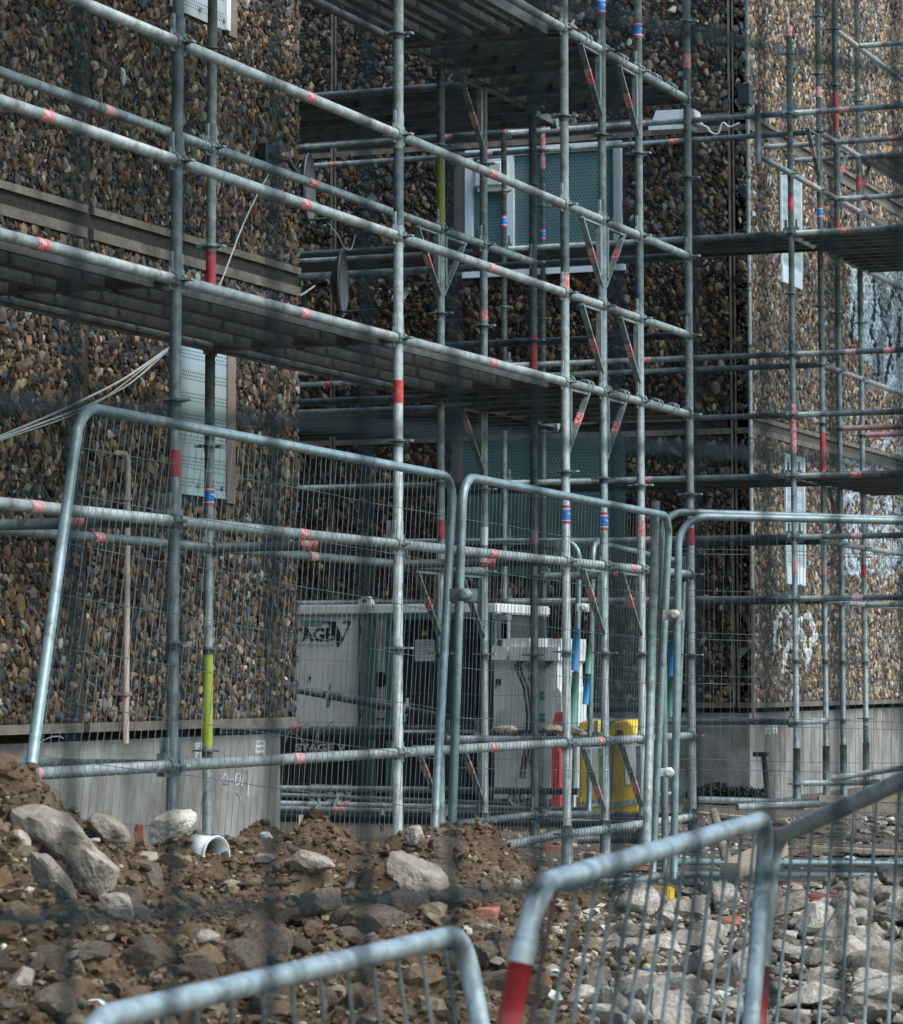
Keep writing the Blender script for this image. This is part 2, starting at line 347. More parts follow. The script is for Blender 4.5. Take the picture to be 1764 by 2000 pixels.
# joints of wall A
jA = onX(171, 300, XA)[1]
wA = [onX(330, 700, XA)[1], onX(437, 970, XA)[1]]
winA1 = (wA[0], wA[1], onX(437, 975, XA)[2], onX(437, 600, XA)[2])       # lower screen y0 y1 z0 z1
zA2 = onX(441, 62, XA)[2]; winA2 = (onX(328, 0, XA)[1], onX(441, 62, XA)[1], zA2, TOPZ-.4)
def nearj(v, z, a, b): return (v > z-a) & (v < z+b)
def keepA(u, v):
    k = ~(nearj(v, JZ1, .11, .075) | nearj(v, JZ2, .11, .075)) & ~(np.abs(u-jA) < .035)
    for w_ in (winA1, winA2): k &= ~((u > w_[0]-.03) & (u < w_[1]+.1) & (v > w_[2]-.03) & (v < w_[3]+.02))
    return k
zv = onX(595, -20, XA)[2]+.1
ya0 = onX(-60, 1000, XA)[1]
wallA = wall_part('wall', ya0, YA1, 'X', XA, keepA, .0262, .0168, ZB+.045, min(zv, TOPZ), 1.0, None, (4.0, YA1-.012))
def strips(parent, plane, const, a0, a1, cuts=()):
    off = .022; segs = []; lo = a0
    for c in sorted(cuts): segs.append((lo, c-.03)); lo = c+.03
    segs.append((lo, a1))
    for s0, s1 in segs:
        for zj in (JZ1, JZ2):
            for z0, z1 in ((zj+.022, zj+.06), (zj-.1, zj-.05)):
                mb = MB()
                n = max(2, int((s1-s0)/.4)); us = np.linspace(s0, s1, n)
                for a, b in zip(us[:-1], us[1:]):
                    w_ = off+rng.uniform(-.0015, .0015); d0, d1 = rng.uniform(-.001, .001, 2)
                    if plane == 'X': mb.box((const+.003, a, z0+d0), (const+w_, b, z1+d1))
                    else: mb.box((a, const-w_, z0+d0), (b, const-.003, z1+d1))
                mb.build('panel_joint', M['lip'], parent)
        if plane == 'X': MB().box((const-.15, s0, ZB-.008), (const+.03, s1, ZB+.036)).build('base_lip', M['lip'], parent)
        else: MB().box((s0, const-.03, ZB-.008), (s1, const+.15, ZB+.036)).build('base_lip', M['lip'], parent)
strips(wallA, 'X', XA, 4.0, YA1-.02, (jA,))
# wall A return (hidden face at the corner) with its own pebbles seen edge-on
MB().box((X_BL, YA1-.2, ZB), (XA-.002, YA1-.014, TOPZ)).build('wall', M['mortar'], bld)
# wall B
winB = (onY(912, 300, YB)[0], onY(1216, 300, YB)[0], onY(1000, 528, YB)[2], onY(1000, 290, YB)[2])
winB0 = (onY(905, 900, YB)[0], onY(1222, 900, YB)[0], onY(1000, 1125, YB)[2], onY(1000, 850, YB)[2])
jB = [onY(653, 300, YB)[0], onY(1430, 300, YB)[0]]
def keepB(u, v):
    k = ~(nearj(v, JZ1, .11, .075) | nearj(v, JZ2, .11, .075))
    for j in jB: k &= ~(np.abs(u-j) < .036)
    for w_ in (winB, winB0): k &= ~((u > w_[0]-.12) & (u < w_[1]+.02) & (v > w_[2]-.03) & (v < w_[3]+.02))
    return k
xb0 = onY(570, 500, YB)[0]
wallB = wall_part('wall', xb0, XC, 'Y', YB, keepB, .037, .0235, ZB+.045, onY(900, -20, YB)[2], .72, None, (X_BL, XC-.012))  # recess shade put into the colour: pebbles darker than on the near wall
strips(wallB, 'Y', YB, X_BL+.02, XC-.01, jB)
for j in jB:
    for a, b in ((-.03, -.009), (.009, .024)): MB().box((j+a, YB-.02, ZB), (j+b, YB-.001, TOPZ-.2)).build('panel_joint', M['lip'], wallB)
# wall C with old white paint and scrawls
crk = [[(1703, 535), (1708, 600), (1700, 650), (1716, 700), (1712, 745)], [(1745, 560), (1735, 600), (1724, 625), (1735, 655), (1740, 690), (1728, 745)],
       [(1715, 585), (1724, 625)], [(1668, 590), (1662, 650), (1658, 690)], [(1756, 620), (1753, 700)], [(1730, 545), (1750, 565), (1764, 600)]]
scr = [[(1530, 1192), (1516, 1210), (1512, 1245), (1520, 1262)], [(1530, 1195), (1548, 1205), (1552, 1240), (1536, 1265), (1528, 1310)], [(1560, 1210), (1580, 1200), (1590, 1240), (1575, 1290)], [(1540, 1215), (1565, 1235), (1572, 1270)]]
def segd(x, y, pl):
    d = np.full(len(x), 1e9)
    for (a, b), (c, e) in zip(pl[:-1], pl[1:]):
        vx, vy = c-a, e-b; t = np.clip(((x-a)*vx+(y-b)*vy)/(vx*vx+vy*vy), 0, 1)
        d = np.minimum(d, np.hypot(x-a-t*vx, y-b-t*vy))
    return d
def paintC(pos, col):
    px, py = proj(pos); nn = fbm(px/14, py/14, 4, 11)*14; n2 = fbm(px/5, py/5, 3, 5)
    a = (px > 1657+nn+np.maximum(0, (py-640)*.55)) & (py > 518) & (py < 752+(px-1700)*.25+nn)
    b = (px > 1645+nn) & (py > 865+(1700-px)*.2+nn) & (py < 1125) & (n2+nn*.02 > .0)
    b |= (px > 1600) & (px < 1645) & (py > 1010) & (py < 1060) & (n2 > .25)
    white = np.array([.52, .6, .66]); r = rng.uniform(.55, 1.2, (len(px), 1))
    m = (a & (n2 > -.5)) | b
    col = np.where(m[:, None], white*r, col)
    g = a & (np.abs(px-(1722+8*np.sin(py/30))) < 10); col = np.where(g[:, None], np.array([.2, .23, .26])*r, col)
    for c in crk:
        k = segd(px+n2*3, py, c) < 2.6; col = np.where(k[:, None], np.array([.015, .025, .03]), col)
    for c in scr:
        k = (segd(px+n2*4, py, c) < 4.2) & (rng.random(len(px)) > .1); col = np.where(k[:, None], np.array([.75, .78, .78])*np.maximum(r, .8), col)
    return col
winC = [(onX(1521, 400, XC)[1], onX(1560, 400, XC)[1], onX(1521, 515, XC)[2], onX(1521, 332, XC)[2]),
        (onX(1529, 950, XC)[1], onX(1566, 950, XC)[1], onX(1529, 1105, XC)[2], onX(1529, 885, XC)[2])]
def keepC(u, v):
    k = ~(nearj(v, JZ1, .11, .075) | nearj(v, JZ2, .11, .075))
    for w_ in winC: k &= ~((u > w_[0]-.03) & (u < w_[1]+.13) & (v > w_[2]-.03) & (v < w_[3]+.02))
    return k
yc1 = onX(1800, 1000, XC)[1]
wallC = wall_part('wall', YB+.01, yc1, 'X', XC, keepC, .0295, .0195, ZB+.045, min(onX(1764, 0, XC)[2]+.1, TOPZ), 1.85, paintC, (YB-.0, 44.0), M['mortar_pale'])
strips(wallC, 'X', XC, YB, 44.0)
# plinths
pl = MB(); pl.box((XA-.3, 4.0, -.6), (XA-.045, YA1-.12, ZB-.052)); pl.build('plinth', M['concrete'], bld)
pl = MB(); pl.box((X_BL, YB+.05, -.6), (XC-.045, YB+.3, ZB-.052)); pl.box((XC-.3, YB+.3, -.6), (XC-.05, 44, ZB-.052)); pl.build('plinth', M['concrete'], bld)
MB().box((X_BL-4, 4.0, -.5), (XA-.35, YA1-.25, TOPZ+.1)).build('core_wall', M['mortar'], bld)
MB().box((X_BL-4, YA1-.25, -.5), (X_BL, 44, TOPZ+.1)).build('core_wall', M['mortar'], bld)
MB().box((X_BL, YB+.35, -.5), (XC-.35, 44, TOPZ+.1)).build('core_wall', M['mortar'], bld)
# windows
def window_X(w_, X, mat, frame, reveal=.1, recess=.0, bolts=True):
    y0, y1, z0, z1 = w_
    fr = MB()
    fr.box((X-.02, y1+.002, z0-.02), (X+.02, y1+reveal, z1)); o = fr.build('window', M['reveal'], bld)
    MB().box((X+.003, y0, z0), (X+.012, y1, z1)).build('perforated_screen', mat, o, origin=(X, y0, z0))
    if frame:
        f = MB(); t = frame
        f.box((X+.004, y0, z0+.001), (X+.03, y0+t, z1)); f.box((X+.004, y1-t, z0+.001), (X+.03, y1, z1)); f.build('frame', M['whitepaint'], o)
    if bolts:
        b = MB()
        for yy in (y0+.06, (y0+y1)/2, y1-.05): b.disc((X+.016, yy, z0+.05), .012, .012, 8, rotm(0, math.pi/2, 0))
        b.build('bolt', M['galv'], o)
    return o
window_X(winA1, XA, M['screen_a'], 0)
window_X(winA2, XA, M['screen_a'], .05)
for w_ in winC:
    o = window_X(w_, XC, M['screen_a'], .022, .08, bolts=False)
    MB().box((XC-.02, w_[0], w_[2]-.16), (XC+.035, w_[1]-.02, w_[2]-.003)).build('sill', M['whitepaint'], o)
def window_Y(w_, Y, panes, top_white=True):
    x0, x1, z0, z1 = w_
    o = MB().box((x0-.12, Y-.012, z0-.02), (x0-.002, Y+.05, z1)).build('window', M['reveal'], bld)
    MB().box((x0, Y-.008, z0), (x1, Y+.02, z1)).build('perforated_screen', M['screen_b'], o, origin=(x0, Y, z0))
    if top_white:
        t = .07; f = MB()
        for a, b in ((x0, x0+t), (x1-t, x1)): f.box((a, Y-.05, z0), (b, Y-.009, z1))
        for p in panes: f.box((p-.045, Y-.048, z0+.051), (p+.045, Y-.0095, z1-t-.001))
        f.box((x0+t+.001, Y-.05, z1-t), (x1-t-.001, Y-.009, z1)); f.box((x0-.03, Y-.05, z0-.055), (x1+.03, Y-.009, z0-.002))
        f.build('frame', M['whitepaint'], o)
    else:
        MB().box((x1-.1, Y-.03, z0), (x1-.05, Y-.009, z1)).build('frame', M['screen_b'], o)
    return o
window_Y(winB, YB, [onY(997, 400, YB)[0]])
window_Y(winB0, YB, [], False)
a, b = onY(935, 318, YB), onY(1003, 376, YB)
vb = bmesh.new(); bmesh.ops.create_cube(vb, size=1)
for v in vb.verts: v.co = Vector(((a[0]+b[0])/2+v.co.x*(b[0]-a[0]), YB-.13+v.co.y*.16, (a[2]+b[2])/2+v.co.z*abs(a[2]-b[2])))
bmesh.ops.bevel(vb, geom=vb.edges[:], offset=.05, segments=3, affect='EDGES')
me = bpy.data.meshes.new('vent_hood'); vb.to_mesh(me); me.materials.append(M['white']); vb.free()
o = bpy.data.objects.new('vent_hood', me); reg(o, Matrix.Identity(4), None); tag(o, 'white rounded vent hood fixed over the top left corner of the large screened window', 'vent hood')
# ------------------------------------------------------------------ ground with spoil heap and rubble bed
def SD(y):                                    # tangent of elevation for photo row y
    return np.tan(PIT+np.arctan((PY0-y)/F_))
cp = np.array([-500, 0, 60, 160, 250, 370, 500, 560, 630, 700, 760, 830, 900, 980, 1050, 1110, 1200, 1400, 1764, 2400], float)
cy = np.array([1490, 1518, 1540, 1605, 1635, 1652, 1648, 1624, 1622, 1640, 1648, 1606, 1612, 1652, 1694, 1722, 1745, 1742, 1738, 1738], float)
cz = np.array([9.6, 9.8, 9.9, 10.3, 10.8, 11.3, 11.6, 11.8, 11.9, 12, 12.1, 12.2, 12.3, 12.5, 12.8, 13.1, 13.5, 14, 14.4, 14.6])
zb = np.array([6.8, 6.8, 6.85, 6.9, 7.0, 7.2, 7.4, 7.5, 7.6, 7.7, 7.8, 7.9, 8.0, 8.2, 8.4, 8.6, 9, 9.4, 9.8, 9.9])
def worley(x, y, s=0):
    ix, iy = np.floor(x), np.floor(y); best = np.full(np.shape(x), 9.); hid = np.zeros(np.shape(x))
    for a in (-1, 0, 1):
        for b in (-1, 0, 1):
            cx_, cy_ = ix+a, iy+b; d = np.hypot(cx_+hsh(cx_, cy_, s)-x, cy_+hsh(cx_, cy_, s+50)-y)
            k = d < best; best = np.where(k, d, best); hid = np.where(k, hsh(cx_, cy_, s+99), hid)
    return best, hid
def terrain(u, D):
    px = PX0+F_*u/np.maximum(D, .5)*1.0
    yc, zc, z0 = np.interp(px, cp, cy), np.interp(px, cp, cz), np.interp(px, cp, zb)
    t = (D-z0)/(zc-z0); ty = np.clip(t, 0, 1); y = 2000+(yc-2000)*(ty**1.15)
    h = H0+SD(y)*D
    hb = H0+SD(2000.)*z0
    low = hb-.34*(z0-D); low = np.maximum(low, -.45+.02*np.sin(D))
    h = np.where(t < 0, low, h)
    hc = H0+SD(yc)*zc
    back = np.maximum(0, hc-(D-zc)*.75-(D-zc)**2*.3); h = np.where(t > 1, back, h)
    flat = np.clip((D-zc)/1.2, 0, 1)
    k = (1-flat)*np.clip((D-3)/3, 0, 1)
    wx, wy = u, D
    n = fbm(wx*1.7+3, wy*1.2, 3, 1)*.085+fbm(wx*6, wy*5, 4, 9)*.06+(.35-np.abs(fbm(wx*9, wy*7, 3, 21)))*.05+(.35-np.abs(fbm(wx*22, wy*19, 2, 24)))*.03+fbm(wx*45, wy*40, 2, 31)*.018
    wx2, wy2 = wx+.05*fbm(wx*8, wy*8, 2, 61), wy+.05*fbm(wx*8, wy*8, 2, 62)
    w1, h1 = worley(wx2*3.6, wy2*3.2, 7); w2, h2 = worley(wx2*8.5, wy2*7.5, 17)
    n = n+(h1**2*np.clip(1-w1*1.25, 0, 1)**.6-.28)*.1+(h2**1.5*np.clip(1-w2*1.3, 0, 1)**.6-.2)*.05
    rub = np.clip((px-1120)/90, 0, 1)
    h = h+k*n*(1-.45*rub)+(1-k)*(fbm(wx*2, wy*2, 4, 4)*.02+.004*fbm(wx*14, wy*14, 2, 6))
    h = np.where(h > -.6, h, -.6)
    return h
def axis(pieces):
    a = []
    for s, e, d in pieces: a.append(np.arange(s, e, d))
    return np.concatenate(a)
uu = np.concatenate([[-220, -100, -50, -25, -14, -9, -6.5, -5, -4], axis([(-3.2, 2.6, .02), (2.6, 5, .06)]), [5.3, 6, 7, 9, 12, 18, 30, 60, 120, 220]])
dd = np.concatenate([[-30, -12, -5, -2, 0, 1.2, 2, 3, 4, 4.8, 5.4, 6], axis([(6.3, 14.8, .02), (14.8, 27, .07)]), [28, 31, 36, 45, 70, 120, 240]])
Ug, Dg = np.meshgrid(uu, dd); hh = terrain(Ug, Dg)
P = Ug[..., None]*RV+Dg[..., None]*FV; P[..., 2] = hh; P = P.reshape(-1, 3)
nu, nd = len(uu), len(dd); q = (np.arange(nd-1)[:, None]*nu+np.arange(nu-1)[None]).ravel()
Fq = np.stack([q, q+1, q+nu+1, q+nu], 1)
ux, dx = Ug.ravel(), Dg.ravel()
n1 = (fbm(ux*2.2, dx*2.2, 4, 40)*.5+.5)[:, None]; n2 = (fbm(ux*26, dx*26, 4, 44, .8)*.75+.5).clip(0, 1)[:, None]
col = np.array([.115, .073, .047])*(1-n1)+np.array([.34, .235, .15])*n1; col = col*(.55+.95*n2)
fl = np.clip((dx-14.2)/2.5, 0, 1)[:, None]; tan_ = np.array([.25, .2, .165])*(.55+.7*n1)
col = col*(1-fl)+tan_*fl
pxx = PX0+F_*ux/np.maximum(dx, .5); rb = (np.clip((pxx-1120)/120, 0, 1)*(1-fl[:, 0]))[:, None]
col = col*(1-rb)+np.array([.17, .125, .09])*(.6+.7*n2)*rb
me = trimesh('ground', P, Fq, M['soil'], col, smooth=True)
g = bpy.data.objects.new('ground', me); reg(g, Matrix.Identity(4), None); tag(g, kind='structure')
def gz(p):
    p = np.asarray(p, float); return float(terrain(np.array([p@RV]), np.array([p@FV]))[0])
def ground_at(px, py):
    """point of the ground seen at a place in the photograph"""
    r = ray(px, py); r = r/(r@FV); D = np.arange(5.5, 30, .02); pts = C0+D[:, None]*r
    h = terrain(pts@RV, pts@FV); k = np.nonzero(pts[:, 2] < h)[0]
    return pts[k[0]] if len(k) else pts[-1]
# clods and gravel lying on the heap: uncountable
_bm = bmesh.new(); bmesh.ops.create_icosphere(_bm, subdivisions=2, radius=1)
I2V = np.array([v.co[:] for v in _bm.verts]); I2F = np.array([[v.index for v in f.verts] for f in _bm.faces]); _bm.free()
def clod_protos(k):
    out = []
    for i in range(k):
        v = I2V@rotm(*rng.uniform(0, 6.28, 3)).T; q = v*2.3+i*7.1
        r = 1+.5*fbm(q[:, 0]*1.4+q[:, 2]*.8, q[:, 1]*1.4-q[:, 2]*.6, 3, i)+.45*fbm(q[:, 0]*3.3+q[:, 2], q[:, 1]*3.3+q[:, 2]*2, 2, i+9)
        out.append(v*r[:, None])
    return np.array(out)
CLOD = clod_protos(16)
def litter(name, n, size, cols, cw, reg_px, mat, sink=.3, kind='stuff', seedy=0, flat=.75, lumpy=False):
    px = rng.uniform(reg_px[0], reg_px[1], n); D = rng.uniform(reg_px[2], reg_px[3], n)
    u = (px-PX0)/F_*D; lim = np.interp(px, cp, cz)+.35; k = D < lim
    if reg_px[3] > 20: k = D > 0
    k &= (fbm(u*3, D*3, 3, 77)+rng.uniform(-.4, .4, n) > -.3-(size < .01))
    u, D = u[k], D[k]; n = len(u); h = terrain(u, D)
    s = size*rng.gamma(2.2, 1/2.2, n).clip(.35, 3.2)
    ax = np.stack([s*rng.uniform(.7, 1.4, n), s*rng.uniform(.7, 1.2, n), s*rng.uniform(.5, .9, n)*flat/.75], 1)
    pos = u[:, None]*RV+D[:, None]*FV; pos[:, 2] = h+s*sink
    a = rng.uniform(0, 6.28, n); z = np.zeros(n); U = np.stack([np.cos(a), np.sin(a), z], 1); V = np.stack([-np.sin(a), np.cos(a), z], 1)
    W = np.tile([0., 0, 1], (n, 1)); col = np.array(cols)[rng.choice(len(cols), n, p=np.array(cw)/sum(cw))]*rng.uniform(.6, 1.3, (n, 1))
    if lumpy:
        L = CLOD[rng.integers(0, len(CLOD), n)]*ax[:, None, :]; m_ = len(I2V)
        Pp = (pos[:, None, :]+L[..., 0:1]*U[:, None, :]+L[..., 1:2]*V[:, None, :]+L[..., 2:3]*W[:, None, :]).reshape(-1, 3)
        f = (I2F[None]+(np.arange(n)*m_)[:, None, None]).reshape(-1, 3)
    else: m_ = 12; Pp, f = scatter(pos, ax, U, V, W)
    me = trimesh(name, Pp, f, mat, np.repeat(col, m_, 0), smooth=False)
    o = bpy.data.objects.new(name, me); reg(o, Matrix.Identity(4), None); tag(o, kind=kind); return o
SOILC = [(.31, .205, .13), (.2, .132, .084), (.4, .295, .2), (.12, .078, .05), (.26, .155, .088)]
litter('soil_clods', 70000, .0066, SOILC, [4, 3, 3, 1.5, 2], (-150, 1250, 6.5, 13.5), M['soil'], .2)
litter('soil_clods', 5200, .016, SOILC, [4, 3, 3, 1.5, 2], (-150, 1200, 6.5, 13.5), M['soil'], .15, lumpy=True)
STONEC = [(.36, .29, .22), (.5, .45, .37), (.28, .22, .16), (.33, .14, .08), (.58, .55, .5), (.42, .3, .15)]
litter('gravel', 3000, .0056, STONEC, [5, 3, 5, .8, 1, 1], (-150, 1250, 6.5, 13.5), M['pebbles'], .5)
litter('gravel', 260, .013, STONEC, [5, 3, 5, .8, 1, 1], (-150, 1250, 6.5, 13.5), M['pebbles'], .3)
litter('gravel', 9000, .011, STONEC, [5, 3, 5, .5, 1, 1], (1050, 1950, 8.5, 14.6), M['pebbles'], .4)
litter('debris', 1500, .022, [(.2, .17, .14), (.33, .28, .22), (.12, .1, .085), (.4, .36, .3), (.25, .12, .08)], [4, 3, 3, 2, .6], (1230, 1950, 14.3, 24), M['soil'], .15, flat=.3, lumpy=True)
litter('gravel', 1800, .012, STONEC, [4, 2, 5, .8, .4, .6], (950, 1950, 14.5, 24.5), M['pebbles'], .3)
# ------------------------------------------------------------------ rocks
_bm = bmesh.new(); bmesh.ops.create_icosphere(_bm, subdivisions=4, radius=1)
S4 = (np.array([v.co[:] for v in _bm.verts]), np.array([[v.index for v in f.verts] for f in _bm.faces])); _bm.free()
_bm = bmesh.new(); bmesh.ops.create_icosphere(_bm, subdivisions=3, radius=1)
S3 = (np.array([v.co[:] for v in _bm.verts]), np.array([[v.index for v in f.verts] for f in _bm.faces])); _bm.free()
def rock_verts(seed, hi=False, planes=13, blocky=.0):
    r = np.random.default_rng(seed); V, Fc = S4 if hi else S3
    n = r.normal(size=(planes, 3)); n /= np.linalg.norm(n, axis=1)[:, None]; d = r.uniform(.5, .9, planes)
    if blocky:
        B = np.array([[1, 0, 0], [-1, 0, 0], [0, 1, 0], [0, -1, 0], [0, 0, 1], [0, 0, -1]], float)+r.normal(0, .12, (6, 3)); B /= np.linalg.norm(B, axis=1)[:, None]
        n = np.concatenate([n, B]); d = np.concatenate([d, r.uniform(.5, .6, 6)])
    dot = V@n.T; t = np.where(dot > .05, d/np.maximum(dot, .05), 9); rad = np.minimum(1, t.min(1))
    q = V*4.1+seed; rad = rad*(1+.07*fbm(q[:, 0]+q[:, 2]*.7, q[:, 1]-q[:, 2]*.9, 4, seed)+.035*fbm(q[:, 0]*4, q[:, 1]*4+q[:, 2]*5, 3, seed+3))
    return V*rad[:, None], Fc
def rock_mesh(seed, dims, mat, hi=False, planes=13, blocky=.0):
    P, Fc = rock_verts(seed, hi, planes, blocky); P = P/(P.max(0)-P.min(0))*np.array(dims)
    return trimesh('rock', P, Fc, mat, None, smooth=False)
def put_rock(name, px0, py0, px1, py1, label, mat='rock', cat='rock', deep=.8, tilt=(0, 0, 0), seed=1, sink=.3, group=None, blocky=0, hi=True, D=None):
    """a lump whose outline in the photograph spans the given box; sits on the heap"""
    cx = (px0+px1)/2; base = ground_at(cx, py1-.12*(py1-py0)) if D is None else atD(cx, py1, D); d = base@FV
    wd = (px1-px0)/F_*d; hg = (py1-py0)/F_*d*1.05; dp = min(wd, hg)*deep+.02
    P, Fc = rock_verts(seed, hi, 13, blocky); P = P*np.array([1.7 if tilt[1] else 1, 1, 1]) if abs(tilt[1]) > .2 else P
    c, s_ = math.cos(tilt[1]), math.sin(tilt[1]); P = np.stack([c*P[:, 0]+s_*P[:, 2], P[:, 1], -s_*P[:, 0]+c*P[:, 2]], 1)
    P = (P-(P.max(0)+P.min(0))/2)/(P.max(0)-P.min(0))*np.array([wd, dp, hg]); me = trimesh('rock', P, Fc, M[mat], None, smooth=False)
    top = atD(cx, (py0+py1)/2, d+dp*.08)
    o = inst(name, me, Matrix.Translation(Vector(top)) @ Matrix.Rotation(YAW, 4, 'Z'), None); tag(o, label, cat, group); return o
RK = [
 ('boulder', 18, 1575, 200, 1700, 'large pale limestone boulder with a long slanted face lying below the top of the heap', 'rock', (0, .55, 0), 3, 0),
 ('boulder', 60, 1665, 150, 1770, 'rounded yellowish stone under the large pale boulder', 'rock', (0, .5, 0), 4, 0),
 ('boulder', 130, 1640, 232, 1752, 'brown angular block resting against the right end of the large pale boulder', 'rock', (0, .4, 0), 5, 1),
 ('boulder', 290, 1582, 384, 1650, 'light grey boulder on the crest just behind the white bucket piece', 'rubble', (0, -.5, 0), 6, 0),
 ('broken_block', 165, 1590, 255, 1655, 'brown concrete lump on the crest with brick stuck to it', 'rock', (0, .4, 0), 7, 0),
 ('boulder', 555, 1660, 655, 1712, 'tan stone slab with a pointed top in the middle of the heap', 'rock', (0, .1, 0), 8, 0),
 ('boulder', 750, 1665, 880, 1765, 'pinkish pale boulder, the biggest stone in the middle of the heap', 'rock', (0, .35, 0), 9, 0),
 ('stone', 738, 1742, 820, 1778, 'small white jagged stone below the pinkish boulder', 'rubble', (0, 0, 0), 10, 0),
 ('stone', 195, 1745, 262, 1795, 'squarish brown stone half buried under the angular block', 'rock', (0, -.1, 0), 11, 1),
 ('stone', 790, 1612, 832, 1655, 'earth coated lump on the mound crest beside the fence legs', 'rock', (0, .2, 0), 12, 0),
 ('stone', 5, 1890, 66, 1945, 'yellowish sandstone piece low at the edge of the heap', 'rock', (0, -.3, 0), 13, 0),
 ('stone', 375, 1815, 430, 1850, 'flat tan stone low on the heap above the curved barrier rail', 'rock', (0, 0, 0), 14, 0),
 ('stone', 985, 1715, 1020, 1740, 'grey stone near the right foot of the heap', 'rock', (0, .1, 0), 15, 0),
 ('stone', 20, 1620, 60, 1660, 'small grey stone on the flank above the large pale boulder', 'rubble', (0, .3, 0), 16, 0),
 ('stone', 925, 1800, 975, 1825, 'small tan stone beside the pink brick', 'rock', (0, 0, 0), 17, 0),
]
for nm, a, b, c, d, lb, mt, tl, sd, bl in RK: put_rock(nm, a, b, c, d, lb, mt, 'rock', .85, tl, sd, blocky=bl)
BR = [(920, 1772, 978, 1796, 'flat pinkish brick lying on the heap in front of the curved red barrier leg', (0, .05, 0)),
      (143, 1578, 176, 1600, 'dark red brick end on the crest of the heap', (0, .2, 0)),
      (262, 1610, 285, 1655, 'upright broken red brick beside the light grey boulder', (0, 1.4, 0)),
      (512, 1765, 560, 1792, 'dull red brick fragment in the middle of the heap', (0, -.4, 0)),
      (236, 1828, 256, 1840, 'tiny orange brick chip low on the heap', (0, .1, 0)),
      (1568, 1745, 1650, 1770, 'long red brick at the top of the rubble under the fence foot rail', (0, .25, 0)),
      (1380, 1790, 1450, 1820, 'dark red brick between pale lumps in the rubble', (0, .1, 0)),
      (1690, 1950, 1755, 1985, 'dull red broken brick low in the rubble at the photo corner', (0, -.1, 0)),
      (1055, 1652, 1052+62, 1666, 'red brick lying on the ground beside the white scaffold tube', (0, 0, 0)),
      (150, 1712, 178, 1740, 'small reddish brick stuck to the angular block', (0, .3, 0))]
for i, (a, b, c, d, lb, tl) in enumerate(BR): put_rock('brick', a, b, c, d, lb, 'brick', 'brick', .9, tl, 60+i, blocky=1)
# rubble heap on the right: individual lumps
RM = [rock_mesh(200+i, (1.25, rng.uniform(.7, 1), rng.uniform(.5, .8)), M['rubble'] if i % 4 else M['rock'], False, 8 if i % 2 else 12, blocky=1 if i % 3 == 0 else 0) for i in range(22)]
k = 0; yy = 1752.
while yy < 2030:
    step = 19+(yy-1750)*.062; x = (1150 if yy > 1800 else 1230) + rng.uniform(-15, 15)+max(0, (1990-yy))*.1
    while x < 1815:
        px, py = x+rng.uniform(-9, 9), yy+rng.uniform(-8, 8); p = ground_at(px, py); d = p@FV
        sz = rng.choice([26, 34, 44, 56, 72, 92], p=[.16, .22, .24, .2, .12, .06])*rng.uniform(.85, 1.15)/F_*d*(1.25 if rng.random() < .12 else 1)
        me = RM[int(rng.integers(0, 22))]
        R = Matrix.Rotation(rng.uniform(0, 6.28), 4, 'Z') @ Matrix.Rotation(rng.uniform(-.5, .5), 4, 'X') @ Matrix.Rotation(rng.uniform(-.5, .5), 4, 'Y')
        z = gz(p); o = inst('rubble_lump', me, Matrix.Translation(Vector((p[0], p[1], z+sz*.22))) @ R @ Matrix.Scale(sz, 4), None)
        tag(o, 'pale broken concrete or limestone lump in the rubble bed behind the crowd barriers', 'rubble', 'lumps in the rubble bed'); k += 1
        x += rng.uniform(38, 62)
    yy += step
EM = [rock_mesh(400+i, (1.2, rng.uniform(.8, 1), rng.uniform(.6, .9)), M['earth_lump'], False, 9, blocky=1 if i % 3 == 0 else 0) for i in range(10)]
for i in range(46):
    px, py = rng.uniform(-10, 1090), rng.uniform(1640, 1990)
    if py < np.interp(px, cp, cy)+14 or (330 < px < 480 and py < 1740): continue
    p = ground_at(px, py); d = p@FV; sz = rng.uniform(36, 88)/F_*d
    R = Matrix.Rotation(rng.uniform(0, 6.28), 4, 'Z') @ Matrix.Rotation(rng.uniform(-.5, .5), 4, 'X') @ Matrix.Rotation(rng.uniform(-.5, .5), 4, 'Y')
    o = inst('earth_lump', EM[i % 10], Matrix.Translation(Vector((p[0], p[1], gz(p)+sz*.04))) @ R @ Matrix.Scale(sz, 4), None)
    tag(o, 'angular earth coated lump half buried in the brown soil heap', 'lump', 'half buried lumps in the soil heap')
# scattered fist-size stones on the soil heap
for i in range(26):
    px, py = rng.uniform(-10, 1110), rng.uniform(1690, 1995)
    if py < np.interp(px, cp, cy)+25: continue
    p = ground_at(px, py); d = p@FV; sz = rng.uniform(14, 34)/F_*d
    R = Matrix.Rotation(rng.uniform(0, 6.28), 4, 'Z') @ Matrix.Rotation(rng.uniform(-.4, .4), 4, 'X')
    o = inst('pebble_stone', RM[int(rng.integers(0, 22))], Matrix.Translation(Vector((p[0], p[1], gz(p)+sz*.2))) @ R @ Matrix.Scale(sz, 4), None)
    tag(o, 'small loose stone scattered on the brown soil heap', 'stone', 'loose stones on the soil heap')
# ------------------------------------------------------------------ scaffold
TR = .02415
XF, XR_ = -5.781, -6.788
FY = dict(A=11.442, B=13.831, C=16.248, C1=0, C2=0, D=18.567)
def solveY(px, X):
    r = ray(px, 700); return (r*(X/r[0]))[1]
FY['C1'] = solveY(1178, XF); FY['C2'] = solveY(1250, XF)
